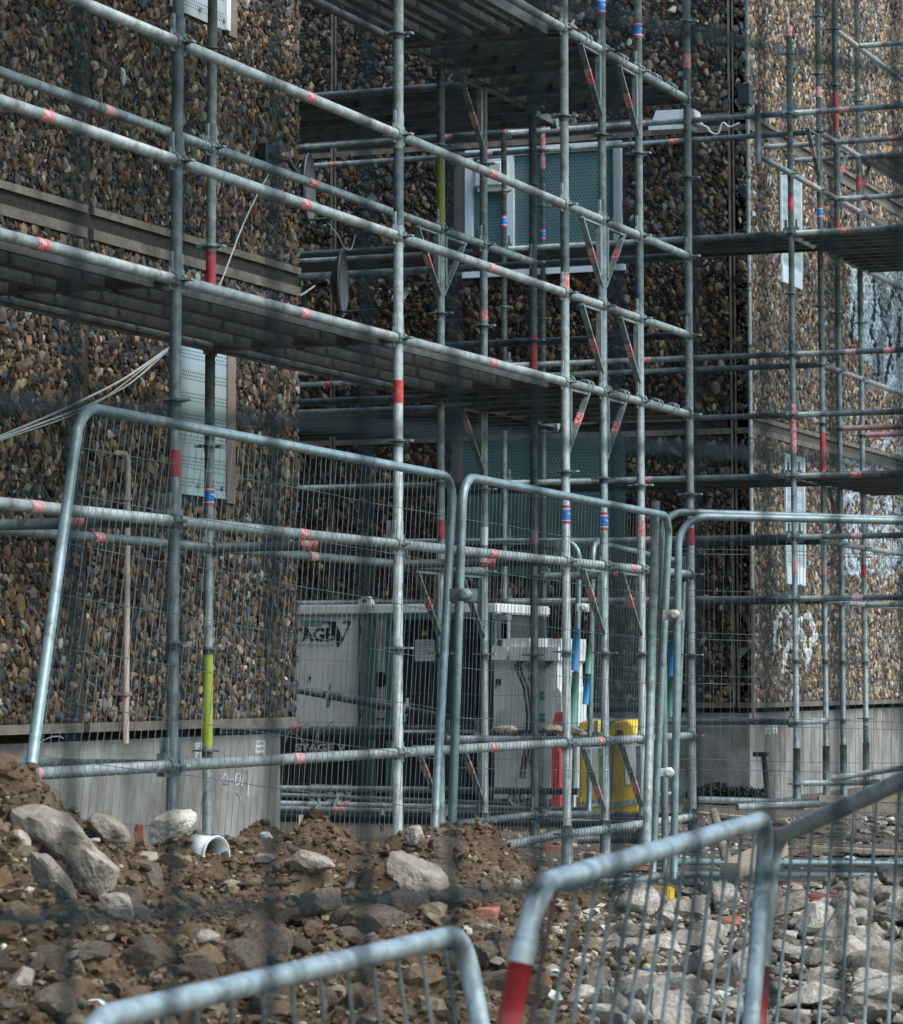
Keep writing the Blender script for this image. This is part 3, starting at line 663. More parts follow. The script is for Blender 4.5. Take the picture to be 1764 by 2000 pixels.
# shared fittings
cm = MB(); cm.disc((0, 0, 0), .05, .008, 12)
for k in range(4):
    a = k*math.pi/2+math.pi/4; cm.box((.028, -.02, -.004), (.075, .02, .0055), rotm(0, 0, a-math.pi/4), np.zeros(3))
cm.tube([(0, 0, -.028), (0, 0, .012)], .0275, 14, cap=False)
COLLAR = cm.mesh('collar', M['galv'])
wm_ = MB(); wm_.box((-.004, -.035, -.045), (.004, .012, .05)); wm_.box((-.006, -.02, -.02), (.006, .0, .115)); wm_.disc((0, .0, 0), .034, .03, 10, rotm(math.pi/2, 0, 0))
WEDGE = wm_.mesh('wedge_clip', M['galv'])          # local y points into the post
TAPE = MB().tube([(0, 0, -.045), (0, 0, .045)], TR+.0015, 16, cap=False).mesh('tape_band', M['tape'])
SLEEVE = MB().tube([(0, 0, -.05), (0, 0, .05)], TR+.0015, 16, cap=False).mesh('sticker_sleeve', M['sticker'])
REDBAND = MB().tube([(0, 0, -.055), (0, 0, .055)], TR+.0014, 16, cap=False).mesh('red_band', M['red'])
HOOK = MB().tube([(.0, .03*math.cos(a)*1.15, .031*math.sin(a)) for a in np.linspace(-.5, math.pi+.5, 9)], .0055, 6).mesh('hook', M['galv'])
def aim(p, q, at, roll=0):
    d = Vector(np.array(q, float)-np.array(p, float)).normalized()
    return Matrix.Translation(Vector(at)) @ d.to_track_quat('Z', 'Y').to_matrix().to_4x4()
def standard(sc_, x, y, z0, z1, mat='galv', zc=None, tapes=(), coff=.21, name='standard', bands=()):
    """upright tube with collars every half metre"""
    o = MB().tube([(x, y, z0), (x, y, z1)], TR, 18).build(name, M[mat], sc_, origin=(x, y, z0))
    lv = zc if zc is not None else [coff+.5*k for k in range(-1, 20) if z0+.03 < coff+.5*k < z1-.03]
    for z in lv: inst('collar', COLLAR, Matrix.Translation((x, y, z)) @ Matrix.Rotation(rng.uniform(-.1, .1), 4, 'Z'), o)
    for kind, z in tapes:
        me = {'t': TAPE, 's': SLEEVE, 'r': REDBAND}[kind]; inst({'t': 'tape_band', 's': 'sticker_sleeve', 'r': 'red_band'}[kind], me, Matrix.Translation((x, y, z)), o)
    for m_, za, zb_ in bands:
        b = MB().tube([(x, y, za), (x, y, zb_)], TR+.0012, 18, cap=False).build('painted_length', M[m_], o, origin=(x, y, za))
    return o
def ledger(sc_, p, q, mat='galv_light', tapes=(), wedges=True, name='ledger', r=TR, shrink=.035):
    p, q = np.array(p, float), np.array(q, float); d = (q-p)/np.linalg.norm(q-p); p2, q2 = p+d*shrink, q-d*shrink
    o = MB().tube([p2, q2], r, 16).build(name, M[mat], sc_, origin=tuple(p2))
    if wedges:
        a = math.atan2(-d[0], d[1])
        inst('wedge_clip', WEDGE, Matrix.Translation(Vector(q2)) @ Matrix.Rotation(a, 4, 'Z'), o)
        inst('wedge_clip', WEDGE, Matrix.Translation(Vector(p2)) @ Matrix.Rotation(a+math.pi, 4, 'Z'), o)
    for t in tapes: inst('tape_band', TAPE, aim(p, q, p+(q-p)*t), o)
    return o
def plank_mesh(L, wd):
    mb = MB(); t = .0018
    for s in (-1, 1):
        mb.box((0, s*wd/2-(t if s > 0 else 0), -.062), (L, s*wd/2+(0 if s > 0 else t), -.0022)); mb.box((.001, s*(wd/2-.0019), -.062), (L-.001, s*(wd/2-.022), -.0595))
    mb.box((0, -wd/2+.002, -.05), (.02, wd/2-.002, -.0022)); mb.box((L-.02, -wd/2+.002, -.05), (L, wd/2-.002, -.0022))
    for x in np.arange(.3, L-.1, .6): mb.box((x, -wd/2+.002, -.009), (x+.02, wd/2-.002, -.0024))
    for x in (-wd/6, wd/6): mb.box((.021, x-.008, -.022), (L-.021, x+.008, -.0022))
    top = MB().box((0, -wd/2, -.0018), (L, wd/2, 0))
    return mb.mesh('deck_plank', M['plank']), top.mesh('perforated_top', M['plank_top'])
PLK = {}
def deck(sc_, axis_, a0, a1, b0, b1, z, n, hooks=False):
    """n planks side by side between b0..b1, running a0..a1 along axis_"""
    L, wd = a1-a0-.07, (abs(b1-b0)-.06)/n-.006; key = (round(L, 3), round(wd, 3))
    if key not in PLK: PLK[key] = plank_mesh(*key)
    for k in range(n):
        b = min(b0, b1)+.03+(k+.5)*(abs(b1-b0)-.06)/n
        Mx = Matrix.Translation((b, a0+.035, z)) @ Matrix.Rotation(math.pi/2, 4, 'Z') if axis_ == 'Y' else Matrix.Translation((a0+.035, b, z))
        o = inst('deck_plank', PLK[key][0], Mx, sc_); inst('perforated_top', PLK[key][1], Mx, o)
        if hooks:
            for s in (-1, 1):
                for e in (0, 1):
                    pt = (a1 if e else a0, b+s*(wd/2-.03), z-.02) if axis_ == 'X' else (b+s*(wd/2-.03), a1 if e else a0, z-.02)
                    inst('hook', HOOK, Matrix.Translation(pt) @ (Matrix.Rotation(math.pi/2, 4, 'Z') if axis_ == 'X' else Matrix.Identity(4)), o)
def bracket(sc_, X, Y, z, dy, tape=.45, mat='galv', drop=.36, reach=.38, dx=0):
    mb = MB(); r_ = np.array([dx, dy, 0.])*reach; p = np.array([X, Y, z])
    mb.beam(p+r_+(0, 0, -.03), p+np.array([0, 0, -drop-.03])+r_*.07, .012, .034, up=(1, 0, 0) if dy else (0, 1, 0))
    mb.beam(p+r_*.16+(0, 0, -.03), p+r_*.16+(0, 0, -drop+.03), .03, .03, up=(1, 0, 0) if dy else (0, 1, 0))
    mb.beam(p+r_*.1+(0, 0, -.036), p+r_*1.05+(0, 0, -.036), .02, .012)
    o = mb.build('bracket', M[mat], sc_, origin=tuple(p))
    if tape:
        a = p+r_+(0, 0, -.03); b = p+np.array([0, 0, -drop-.03])+r_*.07
        MB().beam(a+(b-a)*tape, a+(b-a)*(tape+.2), .0145, .0365, up=(1, 0, 0) if dy else (0, 1, 0)).build('tape_band', M['tape'], o, origin=tuple(a+(b-a)*tape))
    return o
LV = [.71, 1.71, 2.71, 3.21, 3.71, 4.71]
s1 = empty('scaffold', (XF, FY['B'], 0), 'tall galvanised tube scaffold with walkway decks running along the near pebble wall to the recess', 'scaffold')
GL = lambda x, y: gz((x, y, 0))-.02
# front standards
def zat(px, py, X, Y):                        # height at which an upright is crossed at photo row py
    lo, hi = -2., 9.
    for _ in range(40):
        m_ = (lo+hi)/2
        if proj((X, Y, m_))[1] > py: lo = m_
        else: hi = m_
    return lo
FR = XF
standard(s1, FR, FY['A'], -.3, 6.6, 'galv', tapes=[('r', zat(0, 905, FR, FY['A']))])
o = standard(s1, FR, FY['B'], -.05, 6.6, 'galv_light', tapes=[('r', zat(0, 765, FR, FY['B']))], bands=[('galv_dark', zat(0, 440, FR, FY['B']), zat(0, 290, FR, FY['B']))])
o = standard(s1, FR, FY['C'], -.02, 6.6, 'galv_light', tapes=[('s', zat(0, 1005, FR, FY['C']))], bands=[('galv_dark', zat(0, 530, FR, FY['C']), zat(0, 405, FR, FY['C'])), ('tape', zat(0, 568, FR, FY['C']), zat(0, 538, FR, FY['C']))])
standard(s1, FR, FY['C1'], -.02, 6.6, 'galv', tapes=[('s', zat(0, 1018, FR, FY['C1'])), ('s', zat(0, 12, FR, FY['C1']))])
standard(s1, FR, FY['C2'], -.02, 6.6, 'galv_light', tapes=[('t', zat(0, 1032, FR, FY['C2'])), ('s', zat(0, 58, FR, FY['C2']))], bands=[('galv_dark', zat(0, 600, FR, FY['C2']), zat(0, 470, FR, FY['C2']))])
standard(s1, FR, FY['D'], -.02, 6.6, 'galv_light', tapes=[('r', zat(0, 1048, FR, FY['D'])), ('t', zat(0, 120, FR, FY['D']))])
# rear standards
RYs = [solveY(861, XR_), solveY(945, XR_), solveY(1042, XR_)]
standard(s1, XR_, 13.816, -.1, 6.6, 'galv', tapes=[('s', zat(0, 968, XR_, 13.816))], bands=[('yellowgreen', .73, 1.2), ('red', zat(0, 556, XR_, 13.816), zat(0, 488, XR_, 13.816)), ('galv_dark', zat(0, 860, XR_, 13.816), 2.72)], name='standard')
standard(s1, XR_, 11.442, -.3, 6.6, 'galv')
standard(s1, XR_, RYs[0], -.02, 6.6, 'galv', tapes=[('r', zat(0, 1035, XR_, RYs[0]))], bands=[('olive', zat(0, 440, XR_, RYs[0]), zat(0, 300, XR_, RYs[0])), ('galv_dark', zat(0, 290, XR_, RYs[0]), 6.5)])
standard(s1, XR_, RYs[1], -.02, 6.6, 'galv', bands=[('tape', zat(0, 625, XR_, RYs[1]), zat(0, 606, XR_, RYs[1])), ('whitepaint', zat(0, 1065, XR_, RYs[1]), zat(0, 1030, XR_, RYs[1]))])
standard(s1, XR_, RYs[2], -.02, 6.6, 'galv_dark', tapes=[('t', zat(0, 1050, XR_, RYs[2]))], bands=[('red', zat(0, 725, XR_, RYs[2]), zat(0, 655, XR_, RYs[2]))])
FN = ['A', 'B', 'C', 'C1', 'C2', 'D']; Y0 = 9.05
def tt(px0, X, Ya, Yb):                       # where along a ledger a photo column falls
    return (solveY(px0, X)-Ya)/(Yb-Ya)
tapeX = {4.71: [], 3.71: [600, 958, 80-300], 3.21: [80, 590, 957, 1200], 2.71: [75, 590, 958], 1.71: [70, 590, 958, 1230], .71: [72, 582, 958, 1165]}
for z in (.71, 1.71, 2.71, 3.21, 3.71, 4.71):
    ys = [Y0]+[FY[k] for k in FN]
    for a, b in zip(ys[:-1], ys[1:]):
        tp = [t for t in (tt(px, XF, a, b) for px in tapeX[z]) if .03 < t < .97]
        ledger(s1, (XF, a, z), (XF, b, z), 'galv_light' if a < 17 else 'galv', tp)
# rear ledgers
ry = [Y0, 11.442, 13.816]+RYs
for z, cut in ((3.71, 5), (1.71, 4), (2.71, 6), (4.71, 6)):
    seq = ry[:cut+1]
    for a, b in zip(seq[:-1], seq[1:]):
        tp = [t for t in (tt(px, XR_, a, b) for px in {3.71: [203, 605], 1.71: [192, 610], .71: [], 2.71: [], 4.71: []}[z]) if .03 < t < .97]
        ledger(s1, (XR_, a, z), (XR_, b, z), 'galv', tp)
# transoms
for Y in (11.442, 13.824, FY['C'], FY['D']):
    for z in (1.71, 2.71, 4.71)+((.71,) if Y < 12 else ())+((3.21, 3.71) if Y > 18 else ()):
        x0 = -8.6 if Y > 18 and z in (3.21, 3.71) else XR_
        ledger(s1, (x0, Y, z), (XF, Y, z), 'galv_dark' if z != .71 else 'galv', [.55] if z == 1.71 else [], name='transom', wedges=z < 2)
# decks
for z in (2.71, 4.71):
    for a, b in ((Y0, FY['A']), (FY['A'], FY['B']), (FY['B'], FY['C'])): deck(s1, 'Y', a, b, XR_-.02, XF-.05, z+.03, 4)
    deck(s1, 'X', XR_, XF, FY['C'], FY['D'], z+.03, 7, hooks=True)
# brackets on the front standards
for X, Y, z, dy, tp in ((XF, FY['C1'], 4.71, -1, .35), (XF, FY['C2'], 4.71, -1, .4), (XF, FY['C1'], 3.71, -1, .45), (XF, FY['C1'], 3.71, 1, .3),
                        (XF, FY['C1'], 3.21, -1, .5), (XF, FY['C2'], 3.21, -1, .4), (XF, FY['C'], 2.71, 1, .35), (XF, FY['C1'], 2.71, 1, .35),
                        (XF, FY['C1'], 1.71, -1, .3), (XF, FY['C2'], 1.71, -1, .35), (XF, FY['C1'], .71, -1, .6), (XF, FY['C2'], .71, -1, .6),
                        (XR_, RYs[0], 3.71, -1, .4), (XR_, RYs[0], 3.71, 1, .0), (XR_, RYs[0], 1.71, -1, .4), (XR_, RYs[1], 1.71, -1, .0), (XR_, RYs[0], .71, -1, .3), (XR_, RYs[1], .71, -1, .3),
                        (XR_, RYs[1], 4.71, -1, .5), (XR_, RYs[1], 2.71, -1, .2)):
    bracket(s1, X, Y, z, dy, tp)
# return row at the mouth of the recess
YR1 = RYs[1]; xl = -9.6
standard(s1, -9.3, YR1, -.02, 6.6, 'galv_dark')
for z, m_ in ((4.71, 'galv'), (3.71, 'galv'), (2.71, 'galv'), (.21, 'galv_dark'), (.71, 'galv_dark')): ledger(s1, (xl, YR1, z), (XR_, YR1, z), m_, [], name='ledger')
ledger(s1, (xl, RYs[0], 2.71), (XR_, RYs[0], 2.71), 'galv', [.35])
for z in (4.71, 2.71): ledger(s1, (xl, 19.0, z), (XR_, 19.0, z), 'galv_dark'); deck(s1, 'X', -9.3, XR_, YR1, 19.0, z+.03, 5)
ledger(s1, (XF, FY['D'], .21), (XF, FY['C'], .21), 'galv_light'); ledger(s1, (XF, FY['D'], .21), (XR_, FY['D'], .21), 'galv_dark')
ledger(s1, (XR_, RYs[0], .71), (XR_+1.0, RYs[0], .71), 'galv'); ledger(s1, (XR_, RYs[2], .21), (XR_, RYs[0], .21), 'galv_dark')
for X, Y in ((XF, FY['C']), (XF, FY['C1']), (XF, FY['C2']), (XF, FY['D']), (XR_, RYs[2]), (XR_, RYs[1])):
    mb = MB(); mb.box((X-.075, Y-.075, gz((X, Y, 0))-.01), (X+.075, Y+.075, gz((X, Y, 0))+.012)); mb.tube([(X, Y, gz((X, Y, 0))+.012), (X, Y, .26)], .031, 14); mb.build('base_plate', M['galv'], s1)
# ------------------------------------------------------------------ scaffold at the back
XG = -6.767; YF, YG = 24.575, 25.502
s2 = empty('scaffold', (XG, YF, 0), 'far tube scaffold crossing the back of the recess and turning along the end wall', 'scaffold')
def solveX(px, Y): r = ray(px, 700); return (r*(Y/r[1]))[0]
yG2, yG3 = solveY(1638, XG), solveY(1682, XG)
xs = solveX(985, YF); xs2 = solveX(1061, YG)
standard(s2, XG, YF, -.02, 6.45, 'galv', tapes=[('r', zat(0, 398, XG, YF)), ('t', zat(0, 1106, XG, YF)), ('t', zat(0, 60, XG, YF))], bands=[('tape', zat(0, 885, XG, YF), zat(0, 790, XG, YF))])
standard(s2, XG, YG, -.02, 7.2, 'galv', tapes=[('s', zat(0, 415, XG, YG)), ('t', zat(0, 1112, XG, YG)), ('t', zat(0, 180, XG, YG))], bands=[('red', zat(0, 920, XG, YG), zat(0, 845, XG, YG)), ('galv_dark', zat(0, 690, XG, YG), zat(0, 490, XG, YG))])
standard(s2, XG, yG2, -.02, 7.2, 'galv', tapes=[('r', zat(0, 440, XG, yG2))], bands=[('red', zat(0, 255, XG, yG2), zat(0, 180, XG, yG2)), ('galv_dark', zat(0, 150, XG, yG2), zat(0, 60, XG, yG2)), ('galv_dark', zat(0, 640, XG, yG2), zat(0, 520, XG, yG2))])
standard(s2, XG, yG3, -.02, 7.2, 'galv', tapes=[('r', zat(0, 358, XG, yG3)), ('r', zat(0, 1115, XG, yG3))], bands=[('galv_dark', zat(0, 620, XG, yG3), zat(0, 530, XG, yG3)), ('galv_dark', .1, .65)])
standard(s2, XG+1.02, YF, -.02, 7.2, 'galv'); standard(s2, XG+1.02, yG3, -.02, 7.2, 'galv')
standard(s2, xs, YF, -.02, zat(0, 232, xs, YF), 'galv', tapes=[('s', zat(0, 432, xs, YF)), ('r', zat(0, 246, xs, YF))])
standard(s2, xs2, YG, -.02, zat(0, 228, xs2, YG), 'galv', tapes=[('s', zat(0, 458, xs2, YG))], bands=[('tape', zat(0, 330, xs2, YG), zat(0, 232, xs2, YG))])
standard(s2, -12.0, YF, -.02, 7.2, 'galv'); standard(s2, -12.0, YG, -.02, 7.2, 'galv')
XE = XG+1.02; XL = -12.0
def bx(px, Y, a, b): return (solveX(px, Y)-a)/(b-a)
for z in (.71, 1.71, 2.21, 2.71, 3.21, 3.71, 4.71, 5.71):
    segs = [(XL, xs), (xs, XG), (XG, XE)]
    if z == 3.21: segs = [(xs2, XG), (XG, XE)]
    if z == .71: segs = [(xs2, XG)]; 
    for a, b in segs:
        tp = [t for t in (bx(px, YF, a, b) for px in {5.71: [875, 1255, 1655], 4.71: [1655], 3.71: [1262, 1662, 1738], 2.71: [1262, 1670], 2.21: [1262, 1670], 1.71: [1262, 1670], 3.21: [], .71: []}[z]) if .02 < t < .98]
        ledger(s2, (a, YF, z), (b, YF, z), 'galv', tp, wedges=b > -7)
ledger(s2, (XG, YF, .71), (XG, YG, .71), 'galv_light')
for z in (1.71, 2.21, 2.71, 3.71, 4.71, 5.71):
    for a, b in ((XL, xs2), (xs2, XG)):
        tp = [t for t in (bx(px, YG, a, b) for px in {5.71: [650, 955, 1320], 3.71: [645]}.get(z, [])) if .02 < t < .98]
        ledger(s2, (a, YG, z), (b, YG, z), 'galv' if z in (5.71, 3.71) else 'galv_dark', tp, wedges=False)
for z in (6.71, 5.71, 3.71, 2.21, 1.71, 4.71):
    ys = [YG, yG2, yG3, 31.5]
    if z == 6.71: ys = ys[1:]
    for a, b in zip(ys[:-1], ys[1:]): ledger(s2, (XG, a, z), (XG, b, z), 'galv_light', [.5], wedges=False)
ledger(s2, (XG, 23.6, 5.21), (XG, YF, 5.21), 'galv', wedges=False)
for a, b in zip([YF, YG, yG2, yG3], [YG, yG2, yG3, 31.5]): ledger(s2, (XG, a, 5.21), (XG, b, 5.21), 'galv_light', [.6], wedges=False)
for Y, z, m_, x0 in ((yG3, 6.71, 'galv', XG), (yG2, 5.71, 'galv', XC+.06), (yG3, 5.71, 'galv', XC+.12), (yG2, 5.21, 'galv', XG), (yG2, 3.21, 'dullred', XG), (yG3, 3.21, 'dullred', XG), (yG3, 1.71, 'galv', XG)):
    ledger(s2, (x0, Y, z), (XE, Y, z), m_, [.7], wedges=False)
MB().tube([(XG, 23.62, 5.14), (XG, 23.62, 5.62)], TR, 14).build('standard', M['galv'], s2)
for z in (2.71, 4.71):
    deck(s2, 'X', XL, xs, YF, YG+.02, z+.03, 4); deck(s2, 'X', xs, XG, YF, YG+.02, z+.03, 4)
    deck(s2, 'X', XG, XE, YF, yG3+.2, z+.03, 11)
deck(s2, 'Y', yG3, 31.5, XG, XE, 5.74, 4)
for X, Y, z, dy in ((XG, YG, 5.71, -1), (XG, yG2, 5.71, 1), (XG, yG3, 5.71, 1), (XG, yG2, 2.71, -1), (XG, yG3, 2.71, 1)): bracket(s2, X, Y, z, dy, .4)
for Y in (YF, YG, yG2, yG3):
    mb = MB(); mb.tube([(XG, Y, -.02), (XG, Y, .5)], .031, 14); mb.box((XG-.075, Y-.075, -.01), (XG+.075, Y+.075, .03)); mb.build('base_plate', M['galv'], s2)
for (a, b), (c, d), zz in (((1570, 1530), (1720, 1528), .12), ((1625, 1520), (1764, 1500), .16), ((1640, 1517), (1800, 1495), .26)):
    p, q = onY(a, b, YF-.3), onY(c, d, YF-.3); o = MB().tube([p, q], TR, 14).build('loose_tube', M['galv_light'])
    tag(o, ['pale scaffold tube resting on the ground behind the far standards, lowest of three', 'short pale scaffold tube lying above the lowest one at the far standards', 'upper pale scaffold tube slanting up beside the far standards'][[.12, .16, .26].index(zz)], 'tube')
# ------------------------------------------------------------------ temporary fence panels
def fence(name, TL, TR_, BL, BRt, label, cat='fence', group='temporary mesh fence panels', rt=.0205, nw=None, mid=(), rad=.13, sag=.0):
    TL, TR_, BL, BRt = (np.array(v, float) for v in (TL, TR_, BL, BRt))
    root = empty(name, (BL+BRt)/2, label, cat, group)
    W = np.linalg.norm(TR_-TL); Hh = np.linalg.norm(TL-BL)
    def S(u, v):                               # u along 0..1, v up 0..1
        p = (BL*(1-u)+BRt*u)*(1-v)+(TL*(1-u)+TR_*u)*v
        p = p+np.array([0, 0, -sag*math.sin(math.pi*u)*v]); return p
    ru, rv = rad/W, rad/Hh
    path = [S(0, 0)]+[S(0, t) for t in np.linspace(.1, 1-rv, 8)]
    path += [S(ru-ru*math.cos(a), 1-rv+rv*math.sin(a)) for a in np.linspace(.15, math.pi/2-.01, 9)]
    path += [S(t, 1) for t in np.linspace(ru, 1-ru, 12)][1:-1]
    path += [S(1-ru+ru*math.sin(a), 1-rv+rv*math.cos(a)) for a in np.linspace(0.01, math.pi/2, 9)]
    path += [S(1, t) for t in np.linspace(1-rv, 0, 8)][1:]
    MB().tube(path, rt, 16).build('frame', M['fence'], root)
    MB().tube([S(-.0, .045), S(1, .045)], rt*.9, 14).build('bottom_rail', M['fence'], root)
    mb = MB(); n = nw or int(W/.05)
    for i in range(1, n):
        u = i/n; j = rng.normal(0, .0012); top = 1.0
        if u < ru: top = 1-rv+rv*math.sin(math.acos(1-u/ru))
        if 1-u < ru: top = 1-rv+rv*math.sin(math.acos(1-(1-u)/ru))
        pts = [S(u+j*math.sin(k*1.3+i), top*k/5+.047*(1-k/5)) for k in range(6)]
        mb.tube(pts, .00125, 5, cap=False)
    mb.build('wire_mesh', M['wire'], root)
    mh = MB()
    for v in np.linspace(.09, .9, 8): mh.tube([S(u, v+.0015*math.sin(u*17+v*40)) for u in np.linspace(0, 1, 15)], .0016, 5, cap=False)
    mh.build('cross_wire', M['wire'], root)
    return root, S
D1, D2 = 11.3, 14.45
TLp, TRp = atD(158, 793, D1), atD(886, 932, D2)
BLp = atD(52, 1560, 10.2); k = 2.0/np.linalg.norm(TLp-BLp); BLp = TLp+(BLp-TLp)*k
BRp = atD(845, 1700, 13.9); BRp = TRp+(BRp-TRp)*(2.0/np.linalg.norm(BRp-TRp))
fence('mesh_fence', TLp, TRp, BLp, BRp, 'leaning mesh fence panel, the leftmost, its slanted left leg rising out of the soil heap')
T2, T2b = atD(905, 930, 14.2), atD(1308, 1008, 17.2)
B2, B2b = atD(878, 1780, 13.9), atD(1272, 1752, 17.0)
fence('mesh_fence', T2, T2b, B2, B2b, 'mesh fence panel between the two clamps, in the centre of the picture')
T3 = atD(1326, 1008, 16.8); B3 = atD(1316, 1742, 16.75); dirx = atD(1764, 1018, 17.0)-T3; dirx = dirx/np.linalg.norm(dirx)*3.45
fence('mesh_fence', T3, T3+dirx, B3, B3+dirx, 'upright mesh fence panel right of the white clamps, standing behind the rubble', rad=.16)
T3b = atD(1292, 999, 17.25); B3b = atD(1300, 1715, 17.25); dir2 = atD(1764, 1014, 17.5)-T3b; dir2 = dir2/np.linalg.norm(dir2)*3.45
fence('mesh_fence', T3b, T3b+dir2, B3b, B3b+dir2, 'second mesh fence panel standing close behind the right hand one', nw=26)
# back panels inside the recess
Tr = atD(1158, 1058, 21.5); Tr2 = atD(1338, 1098, 24.6)
fence('mesh_fence', Tr, Tr2, atD(1150, 1600, 21.5), atD(1318, 1570, 24.6), 'far mesh fence panel with blue sleeves in the recess behind the yellow bins', rt=.019)
Tq = atD(1132, 1056, 22.0); Tq2 = Tq+np.array([-3.0, 0.3, .05])
fence('mesh_fence', Tq2, Tq, atD(1120, 1600, 22.0)+np.array([-3.0, .3, .05]), atD(1120, 1600, 22.0), 'far mesh fence panel standing behind the white tank', rt=.019)
for i, (a, b, c, d, D, m_, lb) in enumerate(((1126, 1228, 1122, 1310, 21.95, 'hoseblue', 'blue plastic sleeve on the fence leg behind the white tank'), (1124, 1312, 1118, 1420, 21.9, 'hosegreen', 'green plastic sleeve under the blue one on the fence leg behind the white tank'),
        (1149, 1318, 1144, 1376, 21.5, 'hoseblue', 'blue plastic sleeve on the fence leg above the yellow bins'), (1152, 1258, 1149, 1316, 21.5, 'hosegreen', 'green plastic sleeve above a blue one on the fence leg over the yellow bins'),
        (1316, 1252, 1314, 1322, 17.4, 'hoseblue', 'blue plastic sleeve between the paired fence legs'), (1313, 1324, 1310, 1400, 17.4, 'hosegreen', 'pale green plastic sleeve below the blue one between the paired fence legs'))):
    p, q = atD(a, b, D), atD(c, d, D); o = MB().tube([p, p*.5+q*.5+(0, 0, 0), q], [.024, .027, .024], 12).build('pipe_sleeve', M[m_]); tag(o, lb, 'pipe sleeve')
# brace pole beside panel 2
o = MB().tube([atD(1281, 980, 17.0), atD(1262, 1690, 16.6)], .024, 14).build('brace_pole', M['galv']); tag(o, 'plain grey pole leaning beside the right leg of the centre fence panel', 'pole')
# clamps
def clamp(px, py, D, half, mat, label, size=1.0):
    c = atD(px, py, D); root = empty('fence_clamp', c, label, 'clamp', 'clamps joining the fence panels')
    ux = RV*half*size
    mb = MB(); mb.beam(c-ux*1.4-FV*.028, c+ux*1.4-FV*.028, .006, .055*size); mb.beam(c-ux*1.4+FV*.028, c+ux*1.4+FV*.028, .006, .055*size); mb.build('clamp_plate', M[mat], root)
    mb = MB(); mb.tube([c-ux*.6-FV*.06, c-ux*.3-FV*.075, c+ux*.3-FV*.078, c+ux*.6-FV*.06], [.016, .03, .03, .018], 10); mb.disc(c-FV*.09, .016, .03, 6, rotm(math.pi/2, 0, YAW)); mb.build('clamp_bolt', M[mat], root)
clamp(905, 1162, 13.95, .045, 'galv', 'grey bolted clamp joining the leaning fence panel to the centre panel')
clamp(1314, 1201, 16.85, .038, 'gold', 'upper pale clamp joining the centre fence panel to the right hand panel')
clamp(1304, 1508, 16.8, .038, 'white', 'lower whitish clamp joining the centre fence panel to the right hand panel', .75)
clamp(1139, 1187, 21.5, .03, 'white', 'small light clamp between the two far fence legs in the recess')
# wire hanging at panel 1's foot
mb = MB()
for s in range(3):
    p0 = atD(95, 1443, 10.6); pts = [p0+RV*(.05*math.cos(t+s)*(1-.1*s)-.06*t/6)+np.array([0, 0, .05*math.sin(t+s*.6)-.035*t]) for t in np.linspace(0, 5.5, 22)]
    mb.tube(pts, .0025, 5)
o = mb.build('wire_tie', M['galv_light']); tag(o, 'tangled loop of tie wire around the foot of the leaning fence leg', 'wire')
# ------------------------------------------------------------------ crowd barriers in front
def barrier(pts_top, down_l, down_r, label, rt=.0175, bars=(), red=None, bar_r=.0036, zfoot=-.45, rad=.1):
    """pts_top: [left, right] corner points; legs go down to zfoot"""
    A, B = np.array(pts_top[0], float), np.array(pts_top[1], float); d = (B-A); L = np.linalg.norm(d); d = d/L
    dl, dr = np.array(down_l, float), np.array(down_r, float)
    root = empty('crowd_barrier', ((A+B)/2*np.array([1, 1, 0])+np.array([0, 0, zfoot])), label, 'barrier', 'crowd control barriers')
    def arc(P, a, b): return [P-a*0+(-a*rad)*(1-t)**2+(b*rad)*t**2 for t in np.linspace(0, 1, 11)]   # from P-a*rad to P+b*rad
    path = [A+dl*(A[2]-zfoot)/abs(dl[2])]+[A+dl*t for t in np.linspace(.9, rad*1.2, 5)]+arc(A, -dl, d)+arc(B, d, dr)+[B+dr*t for t in np.linspace(rad*1.2, .9, 5)]+[B+dr*(B[2]-zfoot)/abs(dr[2])]
    MB().tube(path, rt, 20).build('frame', M['barrier'], root)
    lo = .92
    MB().tube([A+dl*lo, B+dr*lo], rt*.85, 12).build('bottom_rail', M['barrier'], root)
    n = int(L/.122)
    for i in range(1, n):
        u = i/n; p = A+d*L*u; q = (A+dl*lo)*(1-u)+(B+dr*lo)*u
        MB().tube([p, q], bar_r, 8).build('bar', M['dullred'] if (red and i in red) else M['barrier'], root)
    return root, A, B, dl, dr
a, b = atD(165, 1998, 3.9), atD(905, 1822, 5.45)
v1 = atD(975, 2000, 5.45)-atD(925, 1860, 5.45)
leg = lambda p, px, py, D: (lambda q: (q-p)/np.linalg.norm(q-p))(atD(px, py, D))
barrier((a, b), (0, 0, -1), leg(b, 955, 2100, 5.4), 'nearest crowd barrier with a plain grey curved end, lowest in the picture', rad=.085)
a, b = atD(1048, 1730, 4.6), atD(1500, 1598, 6.3)
r_ = barrier((a, b), leg(a, 975, 2090, 4.55), leg(b, 1462, 2050, 6.2), 'crowd barrier with its left leg painted red, middle one of the three', red=(1,), rad=.09)
root, A, B, dl, dr = r_
MB().tube([A+dl*t for t in np.linspace(.115, 1.05, 8)], .0181, 20).build('red_sleeve', M['red'], root, label='red painted lower leg')
MB().tube([A+dl*.07+(B-A)*.006, A+dl*.09, A+dl*.116], .01795, 20, cap=False).build('faded_band', M['galv_light'], root, label='faded pinkish band above the red paint')
a, b = atD(1512, 1640, 6.75), atD(2250, 1300, 5.0)
r_ = barrier((a, b), leg(a, 1478, 2000, 6.7), (0, 0, -1), 'farthest crowd barrier with its rail rising steeply at the edge of the picture', rad=.07)
root, A, B, dl, dr = r_
MB().tube([A+dl*t for t in np.linspace(.27, 1.05, 8)], .0181, 20).build('red_sleeve', M['red'], root, label='red painted lower leg')
